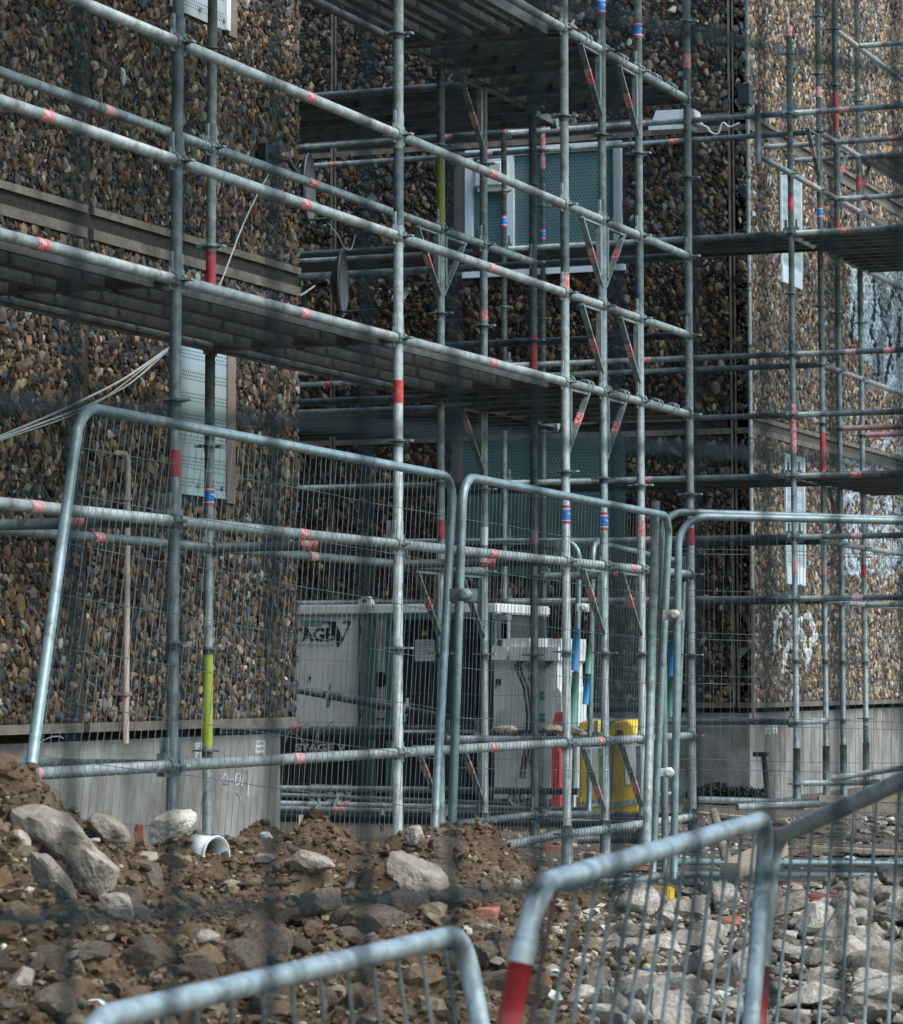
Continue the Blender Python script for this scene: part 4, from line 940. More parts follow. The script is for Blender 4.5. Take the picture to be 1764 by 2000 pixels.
# ------------------------------------------------------------------ text and flat marks
def text_obj(s, plane, const, box, mat, parent, name='lettering', bold=False, shear=0., off=.004, italic=0):
    cu = bpy.data.curves.new('t', 'FONT'); cu.body = s; cu.size = 1; cu.extrude = 0; cu.shear = shear; cu.space_line = .9; cu.align_x = 'CENTER'
    if bold: cu.offset = .03
    to = bpy.data.objects.new('t', cu); sc.collection.objects.link(to); dg = bpy.context.evaluated_depsgraph_get(); dg.update()
    me0 = to.evaluated_get(dg).to_mesh(); v = np.array([p.co[:] for p in me0.vertices]); f = [tuple(p.vertices) for p in me0.polygons]
    to.to_mesh_clear(); bpy.data.objects.remove(to)
    lo, hi = v.min(0), v.max(0); v = (v-lo)/(hi-lo+1e-9)
    g_ = onX if plane == 'X' else onY; p0, p1 = g_(box[0], box[3], const), g_(box[2], box[1], const)
    if plane == 'Y': V = np.stack([p0[0]+v[:, 0]*(p1[0]-p0[0]), np.full(len(v), const-off), p0[2]+v[:, 1]*(p1[2]-p0[2])], 1)
    else: V = np.stack([np.full(len(v), const+off), p0[1]+v[:, 0]*(p1[1]-p0[1]), p0[2]+v[:, 1]*(p1[2]-p0[2])], 1)
    m_ = MB(); m_.add(V, f); return m_.build(name, M[mat], parent)
def plate(plane, const, box, th, mat, parent, name, off=0., label=None):
    g_ = onX if plane == 'X' else onY; p0, p1 = g_(box[0], box[3], const), g_(box[2], box[1], const)
    if plane == 'Y': mb = MB().box((p0[0], const-off-th, p0[2]), (p1[0], const-off, p1[2]))
    else: mb = MB().box((const+off, p0[1], p0[2]), (const+off+th, p1[1], p1[2]))
    return mb.build(name, M[mat], parent, label=label)
# ------------------------------------------------------------------ generator
YGn = 21.4
gx = lambda px: onY(px, 1300, YGn)[0]; gzz = lambda py: onY(760, py, YGn)[2]
gen = empty('generator', (gx(760), YGn+.5, 0), 'grey site generator with black base tank and a large V on its side', 'generator')
xg0, xg1 = gx(430), gx(968)
def bevbox(a, b, off, name, mat, parent, seg=2):
    bm_ = bmesh.new(); bmesh.ops.create_cube(bm_, size=1); a, b = np.minimum(a, b), np.maximum(a, b); o0 = WM[parent.name].translation if parent is not None else Vector((a+b)/2)
    for v in bm_.verts: v.co = Vector([(a[i]+b[i])/2+v.co[i]*(b[i]-a[i]) for i in range(3)])-o0
    bmesh.ops.bevel(bm_, geom=bm_.edges[:], offset=off, segments=seg, affect='EDGES'); me = bpy.data.meshes.new(name); bm_.to_mesh(me); bm_.free(); me.materials.append(M[mat])
    o = bpy.data.objects.new(name, me); reg(o, Matrix.Translation(o0), parent); return o
bevbox((xg0, YGn, gzz(1428)), (gx(775), YGn+1.1, gzz(1201)), .012, 'canopy', 'gencream', gen)
bevbox((gx(776), YGn+.03, gzz(1428)), (gx(965), YGn+1.1, gzz(1201)), .012, 'control_end', 'genblack', gen)
bevbox((xg0-.03, YGn-.03, gzz(1200)), (xg1+.02, YGn+1.13, gzz(1180)), .012, 'lid', 'gencream', gen)
bevbox((xg0, YGn+.002, 0.03), (gx(965), YGn+1.1, gzz(1429)), .01, 'base_tank', 'genblack', gen)
mb = MB()
for px in (735, 767, 962, 993): mb.box((gx(px)-.02, YGn-.09, .05), (gx(px)+.02, YGn-.04, gzz(1199)))
mb.box((gx(724), YGn-.1, gzz(1211)), (gx(972), YGn-.035, gzz(1199))); mb.build('frame_post', M['genteal'], gen)
bevbox((gx(974), YGn-.14, gzz(1215)), (gx(1003), YGn-.03, gzz(1203)), .006, 'frame_cap', 'galv', gen)
mb = MB(); mb.box((gx(988), YGn-.09, .05), (gx(1001), YGn-.04, gzz(1216))); mb.box((gx(968), YGn-.09, .05), (gx(975), YGn-.05, gzz(1212))); mb.build('frame_post', M['fence'], gen)
mb = MB(); c = onY(682, 1172, YGn); mb.poly([(c[0]-.055, c[2]-.03), (c[0]+.055, c[2]-.03), (c[0]+.045, c[2]+.015), (c[0]+.02, c[2]+.035), (c[0]-.02, c[2]+.035), (c[0]-.045, c[2]+.01)], 'Y', YGn+.3, YGn+.36); mb.build('lifting_eye', M['white'], gen)
mb = MB(); mb.disc(c+np.array([0, .29, .0]), .014, .03, 12, rotm(math.pi/2, 0, 0)); mb.build('lifting_eye_hole', M['ink'], gen)
for px, py, r in ((607, 1324, .012), (720, 1326, .009)):
    MB().disc(onY(px, py, YGn)-np.array([0, .004, 0]), r, .012, 12, rotm(math.pi/2, 0, 0)).build('latch', M['black'], gen)
MB().disc(onY(743, 1327, YGn)-np.array([0, .004, 0]), .057, .008, 20, rotm(math.pi/2, 0, 0)).build('vent', M['black'], gen)
for px in (702,): MB().box((gx(px)-.004, YGn-.003, gzz(1424)), (gx(px)+.004, YGn-.0005, gzz(1206))).build('door_seam', M['ink'], gen)
for px, py in ((706, 1230), (706, 1395), (598, 1232)): c = onY(px, py, YGn); MB().box(c+(-.008, -.012, -.03), c+(.008, -.0008, .03)).build('hinge', M['black'], gen)
for px, py in ((742, 1384), (742, 1404)): c = onY(px, py, YGn); MB().box(c+(-.045, -.006, -.006), c+(.045, -.0008, .006)).build('vent_slot', M['black'], gen)
for py in (1245, 1300, 1355, 1410): c = onY(905, py, YGn+.03); MB().box(c+(-.12, -.008, -.004), c+(.12, -.0008, .004)).build('vent_slot', M['genteal'], gen)
pl_ = plate('Y', YGn, (560, 1212, 629, 1223), .002, 'teal', gen, 'name_strip', .001)
text_obj('F Hunt', 'Y', YGn, (590, 1214.5, 625, 1221.5), 'inkgrey', gen, off=.0045)
text_obj('STAGE', 'Y', YGn, (557, 1226, 652, 1253), 'ink', gen, bold=True)
vx = MB(); g1 = lambda x, y: (onY(x, y, YGn)[0], onY(x, y, YGn)[2])
vx.poly([g1(641, 1214), g1(656, 1214), g1(671, 1250), g1(683, 1214), g1(687, 1214), g1(663, 1263), g1(661, 1263)], 'Y', YGn-.006, YGn-.001)
vx.box((g1(635, 0)[0], YGn-.0065, onY(640, 1216.5, YGn)[2]), (g1(657, 0)[0], YGn-.0012, onY(640, 1213.5, YGn)[2])); vx.box((g1(675, 0)[0], YGn-.0065, onY(640, 1216.5, YGn)[2]), (g1(690, 0)[0], YGn-.0012, onY(640, 1213.5, YGn)[2]))
vx.build('lettering', M['ink'], gen)
text_obj('Power Enhanced', 'Y', YGn, (566, 1256, 652, 1263), 'inkblue', gen)
text_obj('STAGE', 'Y', YGn, (577, 1453, 652, 1467), 'inkgrey', gen, bold=True); text_obj('V', 'Y', YGn, (659, 1454, 675, 1467), 'inkgrey', gen, bold=True)
plate('Y', YGn, (607, 1533, 686, 1575), .003, 'paper', gen, 'hazard_sign', .001)
for cx_, solid in ((628, 1), (665, 0)):
    dm = MB(); P4 = [g1(cx_, 1537), g1(cx_+18, 1555), g1(cx_, 1573), g1(cx_-18, 1555)]
    if solid: dm.poly(P4, 'Y', YGn-.0075, YGn-.0042)
    else:
        P5 = [g1(cx_, 1541), g1(cx_+14, 1555), g1(cx_, 1569), g1(cx_-14, 1555)]
        for i in range(4):
            j = (i+1) % 4; dm.poly([P4[i], P4[j], P5[j], P5[i]], 'Y', YGn-.0075, YGn-.0042)
        dm.box((g1(cx_-1, 0)[0], YGn-.0075, g1(0, 1561)[1]), (g1(cx_+1, 0)[0], YGn-.0042, g1(0, 1548)[1])); dm.box((g1(cx_-7, 0)[0], YGn-.0077, g1(0, 1562)[1]), (g1(cx_+8, 0)[0], YGn-.0042, g1(0, 1560)[1]))
    dm.build('hazard_diamond', M['ink'], gen)
o = plate('Y', YGn, (808, 1249, 846, 1291), .002, 'paper', gen, 'paper_notice', -.029)
for i in range(6): text_obj('lllll llll lll lllll', 'Y', YGn, (811+(i == 0)*14, 1252+i*6, 842-(i % 3)*3, 1254+i*6), 'inkblue', gen, 'notice_line', off=-.0268) if 0 else MB().box(tuple(onY(811+(i == 0)*14, 1253+i*6, YGn)+np.array([0, .0268, 0])), tuple(onY(842-(i % 3)*4, 1254+i*6, YGn)+np.array([0, .0262, 0]))).build('notice_line', M['inkblue'], gen)
plate('Y', YGn, (821, 1233, 832, 1241), .002, 'yellow', gen, 'warning_label', -.029)
plate('Y', YGn, (952, 1214, 959, 1258), .003, 'white', gen, 'warning_label', -.029)
# ------------------------------------------------------------------ white tank
YT = 21.0
tk = empty('plastic_tank', tuple(onY(1040, 1545, YT)*np.array([1, 1, 0])), 'tall white plastic tank with notched top and black hoses beside the generator', 'tank')
t_ = lambda x, y: (onY(x, y, YT)[0], onY(x, y, YT)[2])
OUT = [t_(966, 1560), t_(964, 1262), t_(968, 1248), t_(985, 1248), t_(1002, 1246), t_(1034, 1246), t_(1036, 1263), t_(1070, 1264), t_(1071, 1248), t_(1095, 1247), t_(1097, 1290), t_(1088, 1295), t_(1089, 1342), t_(1096, 1352), t_(1098, 1560)]
MB().poly(OUT, 'Y', YT, YT+.55).build('tank_body', M['white'], tk)
MB().poly([t_(1000, 1264), t_(1094, 1264), t_(1094, 1290), t_(1000, 1290)], 'Y', YT-.035, YT-.001).build('tank_ledge', M['white'], tk)
MB().poly([t_(964, 1262), t_(992, 1262), t_(992, 1289), t_(964, 1289)], 'Y', YT-.03, YT-.001).build('tank_ledge', M['white'], tk)
mb = MB(); mb.poly([t_(1011, 1292), t_(1024, 1292), t_(1012, 1304)], 'Y', YT-.02, YT-.0015); mb.poly([t_(1068, 1292), t_(1083, 1292), t_(1068, 1304)], 'Y', YT-.02, YT-.0015)
mb.poly([t_(971, 1326), t_(979, 1326), t_(979, 1337), t_(971, 1337)], 'Y', YT-.02, YT-.0015); mb.poly([t_(974, 1249), t_(981, 1250), t_(981, 1261), t_(975, 1262)], 'Y', YT-.02, YT-.0015); mb.build('recess_opening', M['ink'], tk)
for off_ in (0, .03):
    pts = [onY(x, y, YT)-np.array([-off_, .06, 0]) for x, y in ((1013, 1296), (1018, 1315), (1030, 1345), (1036, 1400), (1034, 1450), (1028, 1480), (1022, 1520))]
    MB().tube(pts, .0095, 10).build('hose', M['black'], tk)
text_obj('HE', 'Y', YT, (1028, 1295, 1040, 1306), 'ink', tk); text_obj('92', 'Y', YT, (1032, 1320, 1048, 1336), 'ink', tk); text_obj('TE\nUE', 'Y', YT, (1055, 1296, 1068, 1306), 'ink', tk)
for y in (1350, 1360, 1393, 1403): plate('Y', YT, (1055, y, 1064, y+7), .002, 'teal', tk, 'sticker', .001)
mb = MB(); c = t_(1030, 1478); mb.poly([t_(1022, 1488), t_(1027, 1474), t_(1032, 1488), t_(1027, 1502)], 'Y', YT-.004, YT-.001); mb.build('hazard_diamond', M['red'], tk)
mb = MB(); mb.poly([t_(1034, 1488), t_(1039, 1474), t_(1044, 1488), t_(1039, 1502)], 'Y', YT-.004, YT-.001); mb.build('hazard_diamond', M['black'], tk)
# hoses coiled below
mb = MB()
for i in range(5): 
    c = onY(1010+i*8, 1560-i*3, YT-.35); mb.tube([c+np.array([.06*math.cos(a), .02*i, .05*math.sin(a)]) for a in np.linspace(0, 6.1, 18)], .012, 8)
o = mb.build('hose_coupling', M['galv']); tag(o, 'coiled ribbed hose with couplings on the ground under the white tank', 'hose')
# red plastic post
YRp = 20.6; t2 = lambda x, y: (onY(x, y, YRp)[0], onY(x, y, YRp)[2])
mb = MB(); mb.poly([t2(1077, 1585), t2(1078, 1440), t2(1076, 1430), t2(1084, 1392), t2(1098, 1390), t2(1101, 1440), t2(1092, 1450), t2(1094, 1585)], 'Y', YRp, YRp+.05)
o = mb.build('plastic_post', M['red']); tag(o, 'tall red plastic post standing between the white tank and the yellow bins', 'post')
# yellow bins
YY = 20.9; t3 = lambda x, y: (onY(x, y, YY)[0], onY(x, y, YY)[2])
def bev(o, w_=.02, seg=3):
    m_ = o.modifiers.new('soft_edges', 'BEVEL'); m_.width = w_; m_.segments = seg; m_.limit_method = 'ANGLE'
    for p_ in o.data.polygons: p_.use_smooth = False
    return o
def ybin(x0, x1, label, wp):
    r = empty('storage_bin', tuple(onY((x0+x1)/2, 1590, YY)*np.array([1, 1, 0])), label, 'bin', 'yellow plastic bins')
    bev(MB().poly([t3(x0, 1592), t3(x0+1, 1560), t3(x0+5, 1550), t3(x0+7, 1442), t3(x1-8, 1442), t3(x1-5, 1550), t3(x1-1, 1560), t3(x1, 1592)], 'Y', YY, YY+.22).build('bin_body', M['yellow'], r), .03, 4)
    bev(MB().poly([t3(x0+2, 1441), t3(x0+8, 1416), t3(x0+16, 1408), t3(x1-22, 1405), t3(x1-12, 1414), t3(x1-5, 1441)], 'Y', YY-.04, YY+.25).build('lid', M['yellow'], r), .03, 4)
    MB().poly([t3(x0+5, 1568), t3(x1-6, 1560), t3(x1-6, 1570), t3(x0+5, 1578)], 'Y', YY-.006, YY-.0015).build('stripe', M['galv_light'], r)
    MB().poly([t3(wp[0], 1455), t3(wp[1], 1455), t3(wp[1], 1532), t3(wp[0]+2, 1532)], 'Y', YY-.008, YY-.0018).build('white_panel', M['white'], r)
    MB().box((t3(x0+14, 0)[0], YY-.05, t3(0, 1425)[1]), (t3(x0+24, 0)[0], YY-.031, t3(0, 1418)[1])).build('handle', M['black'], r)
ybin(1124, 1178, 'yellow plastic bin with a pale label, left one of the pair in the recess', (1150, 1166))
ybin(1188, 1252, 'yellow plastic bin with a tall white panel, right one of the pair in the recess', (1221, 1246))
text_obj('GRIT', 'Y', YY, (1152, 1486, 1165, 1492), 'blue', None, 'lettering') if 0 else None
# ------------------------------------------------------------------ wall fixtures
def thing_mesh(mb, name, mat, label, cat, group=None):
    o = mb.build(name, M[mat]); return tag(o, label, cat, group)
# satellite dishes
def dish(px, py, D, hgt, yaw, label):
    c = atD(px, py, D); root = empty('satellite_dish', c, label, 'satellite dish', 'satellite dishes on the recess wall')
    n, m_ = 22, 7; R = Matrix.Rotation(yaw, 3, 'Z'); V = []
    for side in (0, 1):
        for i in range(m_):
            for k in range(n):
                a = 2*math.pi*k/n; r = i/(m_-1)*hgt/2; x = .24*(1-(r/(hgt/2))**2)*hgt*.75+side*.012
                V.append(np.array(R @ Vector((-x if 1 else x, r*math.cos(a)*.9, r*math.sin(a))))+c)
    f = []
    for s in (0, 1):
        for i in range(m_-1):
            for k in range(n): q = (s*m_*n+i*n+k, s*m_*n+i*n+(k+1) % n, s*m_*n+(i+1)*n+(k+1) % n, s*m_*n+(i+1)*n+k); f.append(q if s else q[::-1])
    for k in range(n): f.append(((m_-1)*n+k, (m_-1)*n+(k+1) % n, (2*m_-1)*n+(k+1) % n, (2*m_-1)*n+k))
    mb = MB(); mb.add(V, f, True); mb.build('dish', M['dishgrey'], root)
    ax = lambda v: np.array(R @ Vector(v))+c
    MB().tube([ax((-.05, 0, -hgt*.45)), ax((.22, 0, -hgt*.42)), ax((.36, 0, -.1))], .009, 8).build('arm', M['black'], root)
    mb = MB(); mb.tube([ax((.33, 0, -.11)), ax((.38, 0, -.05))], .025, 10); mb.tube([ax((.335, 0, -.1)), ax((.3, 0, -.085))], .032, 10); mb.build('receiver', M['white'], root)
    mb = MB(); mb.tube([ax((-.1, 0, 0)), ax((-.24, .0, -.02)), ax((-.24, 0, -.3))], .018, 8); mb.build('mount', M['black'], root)
dish(607, 368, 18.2, .42, .26, 'upper dark satellite dish, seen edge on beside the near wall corner')
dish(672, 553, 18.6, .39, .26, 'lower dark satellite dish, seen edge on in front of the recess wall')
# small camera bracket on wall A
c = onX(512, 305, XA+.03); root = empty('wall_bracket', c, 'dark wall bracket with a hanging cable ring near the corner of the near wall', 'bracket')
mb = MB(); mb.box(c+(-.0, -.06, -.05), c+(.05, .06, .06)); mb.build('back_box', M['genblack'], root)
mb = MB(); mb.tube([c+(.05, .0, 0), c+(.1, .12, -.01), c+(.12, .2, -.07)], .016, 8); mb.tube([c+(.12, .2+.05*math.cos(a), -.12+.06*math.sin(a)) for a in np.linspace(0, 5.5, 16)], .007, 6); mb.build('arm', M['black'], root)
# waste pipe
p0, p1 = onX(250, 884, XA+.06), onX(246, 1452, XA+.06); root = empty('waste_pipe', p1, 'thin beige vertical pipe clipped to the near pebble wall behind the leaning fence', 'pipe')
top = p0.copy(); MB().tube([p1, (p0[0], p0[1], p0[2]-.03), (p0[0]-.01, p0[1]-.008, p0[2]-.008), (p0[0]-.07, p0[1]-.02, p0[2])], .0155, 14).build('pipe', M['beige'], root)
for py in (974, 1355): c = onX(247, py, XA+.06); MB().box((XA-.0, c[1]-.05, c[2]-.008), (XA+.08, c[1]+.022, c[2]+.008)).build('clip', M['beige'], root)
# cables
def cable(pts, r, label, mat='cable', name='cable'):
    mb = MB(); n = 6; P_ = [np.array(p) for p in pts]; sm = []
    for i in range(len(P_)-1):
        a, b, c, d = P_[max(i-1, 0)], P_[i], P_[i+1], P_[min(i+2, len(P_)-1)]
        for t in np.linspace(0, 1, n, endpoint=False): sm.append(.5*((2*b)+(-a+c)*t+(2*a-5*b+4*c-d)*t*t+(-a+3*b-3*c+d)*t**3))
    sm.append(P_[-1]); mb.tube(sm, r, 7); return thing_mesh(mb, name, mat, label, 'cable')
W = lambda x, y, o=.05: onX(x, y, XA+o)
cable([W(-40, 870), W(0, 852), W(100, 810), W(175, 775), W(245, 738), W(326, 682)], .006, 'white cable sagging across the near wall up to the screened window, topmost of the bundle')
cable([W(-40, 874, .07), W(0, 856, .07), (W(120, 812, .07)), W(180, 788, .07), W(255, 748, .07), W(328, 684, .07)], .005, 'second white cable of the bundle, sagging just below the topmost one')
cable([W(-40, 880, .09), W(0, 860, .09), W(130, 815, .09), W(200, 780, .09), W(290, 712, .09), W(330, 680, .09)], .004, 'thin dark edged cable lowest in the sagging bundle', 'inkgrey')
cable([W(525, 340, .06), W(500, 385, .06), W(470, 450, .06), W(440, 530, .06), W(425, 565, .05)], .0045, 'thin white cable dropping diagonally from the wall bracket')
cable([atD(615, 558, 17.8), atD(590, 575, 17.7), atD(565, 583, 17.5), atD(542, 592, 17.3)], .006, 'short white cable end sticking out from the wall corner')
cable([atD(640, 435, 18.2), atD(660, 460, 18.2), atD(672, 483, 18.3), atD(686, 486, 18.4), atD(694, 458, 18.4)], .004, 'thin cable looping down between the two satellite dishes')
cable([onY(1360, 240, YB-.2), onY(1380, 248, YB-.2), onY(1388, 258, YB-.2), onY(1402, 261, YB-.2), onY(1412, 240, YB-.2), onY(1425, 248, YB-.2), onY(1444, 240, YB-.2)], .009, 'looped white cable hanging beside the white floodlight')
# floodlight
YL = YB-.35; fx = lambda x, y: (onY(x, y, YL)[0], onY(x, y, YL)[2])
root = empty('floodlight', onY(1318, 240, YL), 'white box shaped floodlight fixed high on the recess wall behind the scaffold', 'floodlight')
MB().poly([fx(1279, 222), fx(1281, 216), fx(1354, 212), fx(1360, 235), fx(1356, 240), fx(1272, 243)], 'Y', YL, YL+.2).build('housing', M['white'], root)
MB().poly([fx(1268, 246), fx(1350, 243), fx(1346, 251), fx(1268, 255)], 'Y', YL-.02, YL+.2).build('lip', M['white'], root)
MB().box((fx(1310, 0)[0], YL+.2, fx(0, 240)[1]), (fx(1325, 0)[0], YB-.0, fx(0, 232)[1])).build('mounting_arm', M['galv'], root)
# junction box and arm
c = onY(1456, 185, YB-.08); root = empty('junction_box', c, 'black box with a bent thin arm on the corner of the recess wall', 'box')
MB().box(c+(-.05, -.06, -.09), c+(.05, .07, .09)).build('box_body', M['black'], root)
MB().tube([c+(.05, 0, .02), onY(1500, 173, YB-.1), onY(1506, 190, YB-.1)], .006, 6).build('arm', M['black'], root)
# conduit at the corner
xcd = onY(1464, 600, YB-.06)[0]; root = empty('conduit', (xcd, YB-.06, 1.5), 'narrow pale vertical conduit running down the corner where the recess ends', 'conduit')
MB().tube([(xcd, YB-.06, onY(1464, 1150, YB-.06)[2]), (xcd, YB-.06, TOPZ-.3)], .018, 12).build('pipe', M['galv_light'], root)
for py in (60, 350, 560, 680, 860): z = onY(1464, py, YB-.06)[2]; MB().tube([(xcd, YB-.06, z-.03), (xcd, YB-.06, z+.03)], .024, 12).build('clip', M['galv'], root)
mb = MB(); z0, z1 = onY(1463, 1405, YB-.06)[2], onY(1464, 1180, YB-.06)[2]; mb.poly([(xcd-.012, z0), (xcd+.012, z0), (xcd+.016, (z0+z1)/2), (xcd+.014, z1), (xcd-.006, z1), (xcd-.015, (z0+z1)/2)], 'Y', YB-.07, YB-.05); mb.build('rusted_strip', M['reveal'], root)
# gas valve signs
def sign(plane, const, box, lines, label):
    r = plate(plane, const, box, .004, 'white', None, 'valve_sign', .0); tag(r, label, 'sign', 'small white valve signs on the plinth')
    n = len(lines); h = (box[3]-box[1])/n
    for i, l in enumerate(lines): text_obj(l, plane, const, (box[0]+1.5, box[1]+i*h+2, box[2]-1.5, box[1]+(i+1)*h-1.5), 'ink', r, off=.0055)
XP = XA-.045
sign('X', XP, (498, 1446, 516, 1478), ['GAS', 'VALVE', 'HERE'], 'white valve sign on the near plinth left of the wall corner')
sign('X', XP, (381, 1450, 396, 1485), ['GAS', 'VALVE'], 'white valve sign on the near plinth beside the yellow green painted standard')
YP = YB+.05
sign('X', XC-.05, (1470, 1412, 1479, 1436), ['SV', 'SV'], 'small white sign on the far plinth, left of the row of three')
sign('X', XC-.05, (1494, 1412, 1503, 1434), ['FH', '9'], 'small white sign on the far plinth, middle of the row of three')
sign('X', XC-.05, (1508, 1411, 1517, 1433), ['H', '5'], 'small white sign on the far plinth, right of the row of three')
# chalk scrawl on the near plinth
mb = MB()
for pl2 in ([(432, 1525), (440, 1510), (447, 1530), (436, 1532), (455, 1522)], [(458, 1530), (462, 1512), (470, 1512), (468, 1530), (460, 1535)], [(476, 1508), (472, 1535)], [(480, 1504), (486, 1518), (484, 1555)], [(462, 1548), (470, 1560)]):
    mb.tube([onX(x, y, XP+.0015) for x, y in pl2], .0045, 4)
o = mb.build('chalk_scrawl', M['paper'], bld)
# ------------------------------------------------------------------ things on the ground
def loose_tube(p, q, label, mat='galv', collars=(), r=TR, tape=None, name='loose_tube'):
    o = MB().tube([p, q], r, 14).build(name, M[mat], origin=tuple(p)); tag(o, label, 'tube', 'loose scaffold tubes')
    for t in collars: inst('collar', COLLAR, aim(p, q, np.array(p)+(np.array(q)-np.array(p))*t), o)
    if tape is not None: inst('tape_band', TAPE, aim(p, q, np.array(p)+(np.array(q)-np.array(p))*tape), o)
    return o
G = lambda a, b, Y: onY(a, b, Y)
loose_tube(G(540, 1340, 18.4), G(965, 1418, 18.4), 'dark scaffold tube sloping down across the front of the generator', 'galv_dark', (.25, .6))
loose_tube(G(540, 1424, 18.9), G(985, 1424, 18.9), 'dark horizontal tube with red tape just above the base tank lettering', 'galv_dark', (), tape=.1)
loose_tube(G(780, 1433, 18.5), G(1090, 1432, 18.5), 'level tube crossing in front of the white tank', 'galv_dark')
for i, (a, b, c, d, Y, tp, cl) in enumerate(((540, 1540, 1130, 1546, 20.5, None, ()), (540, 1570, 1150, 1584, 19.8, .22, (.2,)), (545, 1580, 1160, 1596, 19.4, .2, (.13, .55)), (540, 1598, 1250, 1612, 19.0, .14, (.3,)),
                                          (1120, 1590, 1270, 1594, 19.6, None, ()), (1100, 1606, 1262, 1610, 19.2, None, ()), (1120, 1626, 1252, 1632, 18.6, None, ()), (1130, 1640, 1262, 1640, 18.3, None, ()))):
    loose_tube(G(a, b, Y), G(c, d, Y), ['thin rail tube low in front of the base tank', 'grey tube with red tape below the hazard sign', 'tube with two ring collars near the ground below the hazard sign', 'lowest dark tube stacked in front of the base tank',
        'dark tube stacked under the yellow bins, topmost', 'dark tube stacked under the yellow bins, second down', 'pale ended tube stacked under the yellow bins, third down', 'bottom tube of the stack under the yellow bins'][i], 'galv' if i in (1, 6) else 'galv_dark', cl, tape=tp)
loose_tube(atD(985, 1652, 17.3), atD(1112, 1625, 17.5), 'white painted tube end lying in front of the scaffold foot', 'galv_light')
loose_tube(atD(1150, 1752, 15.8), atD(1282, 1712, 16.4), 'light grey tube lying at the upper edge of the rubble', 'galv_light')
loose_tube(atD(1440, 1576, 20.6), atD(1600, 1570, 20.8), 'pale tube lying on the flat ground before the far plinth', 'galv_light')
loose_tube(atD(1362, 1562, 21.2), atD(1600, 1568, 21.4), 'brownish tube lying on the flat ground before the far plinth', 'galv')
def plankbox(p, q, wd, h, label, mat='wood', cat='timber', name='timber'):
    return thing_mesh(MB().beam(p, q, wd, h), name, mat, label, cat, 'timber offcuts on the ground')
plankbox(atD(1362, 1588, 20.4), atD(1480, 1600, 20.2), .12, .02, 'thin broken board lying on the ground behind the right hand fence panel')
plankbox(atD(1640, 1574, 20.6), atD(1800, 1582, 20.6), .1, .05, 'long squared timber lying before the far standards')
plankbox(atD(1598, 1560, 21.4), atD(1764, 1560, 21.4), .08, .04, 'thin timber lying close to the far plinth')
plankbox(atD(1150, 1672, 17.5), atD(1240, 1676, 17.6), .14, .03, 'flat board lying among the scaffold feet')
plankbox(atD(1125, 1690, 17.0), atD(1265, 1694, 17.2), .1, .03, 'reddish board lying in front of the scaffold feet', 'brick')
thing_mesh(MB().tube([atD(1394, 1584, 15.8), atD(1408, 1640, 15.5), atD(1430, 1716, 15.0)], [.021, .025, .027], 9), 'stake', 'rock', 'weathered round stake leaning behind the fence and the rubble', 'stake')
plankbox(atD(1425, 1700, 14.6), atD(1520, 1655, 15.2), .1, .07, 'short thick timber block jutting out over the rubble', 'wood')
plankbox(atD(1580, 1655, 18.8), atD(1800, 1668, 18.8), .25, .02, 'wide pale board lying on the tan ground behind the right hand fence panel', 'wood')
plankbox(atD(592, 1618, 12.6), atD(592, 1598, 12.7), .035, .03, 'small square peg sticking up from the crest of the heap', 'wood')
# painted block
p = ground_at(1262, 1758); root = bevbox(p+(-.06, -.05, .0), p+(.12, .03, .06), .008, 'painted_block', 'yellow', None); tag(root, 'faded yellow painted block with rusty red patches at the top of the rubble', 'block')
plate_ = MB()
for i in range(5): c = p+np.array([-.04+i*.033, -.0525, .03+.012*math.sin(i*2.1)]); plate_.box(c+(-.012, -.003, -.009), c+(.008, .002, .012))
plate_.build('rust_patch', M['red'], root)
# broken white bucket
p = ground_at(405, 1668); D = p@FV; c0 = atD(402, 1652, D); n = 26; V = []
r0, r1, Lb = .066, .05, .1
bxv = RV*.8-FV*.6; byv = RV*.6+FV*.8; c0 = c0-np.array([0, 0, .022]); tl = np.array([0, 0, -.25])
for ro in (0, .004):
    for t in (0, 1):
        for k in range(n+1):
            a = math.radians(-20+200*k/n); r = (r0 if t == 1 else r1)-ro
            V.append(c0+byv*(math.cos(a)*r)+np.array([0, 0, math.sin(a)*r])+(bxv+tl)*((t-.5)*Lb))
m1 = n+1; f = []
for k in range(n):
    f.append((k, k+1, m1+k+1, m1+k)); f.append((2*m1+k, 3*m1+k, 3*m1+k+1, 2*m1+k+1)); f.append((k, 2*m1+k, 2*m1+k+1, k+1)); f.append((m1+k, m1+k+1, 3*m1+k+1, 3*m1+k))
mb = MB(); mb.add([np.array(v) for v in V], f, True)
o = mb.build('broken_bucket', M['white']); tag(o, 'broken half of a white plastic bucket lying on the crest of the heap', 'bucket')
rim = MB().tube([c0+byv*(math.cos(a)*(r0+.003))+np.array([0, 0, math.sin(a)*(r0+.003)])+(bxv+tl)*(Lb/2) for a in np.radians(np.linspace(-20, 180, 24))], .004, 6); rim.build('rim', M['gencream'], o)
# pipe stub in the heap
p = ground_at(675, 1745); o = MB().tube([p+(0, 0, -.02), p+RV*.03+np.array([0, 0, .075])], [.017, .014], 10).build('pipe_stub', M['rock']); tag(o, 'short pale pipe stub standing up from the middle of the heap', 'pipe')
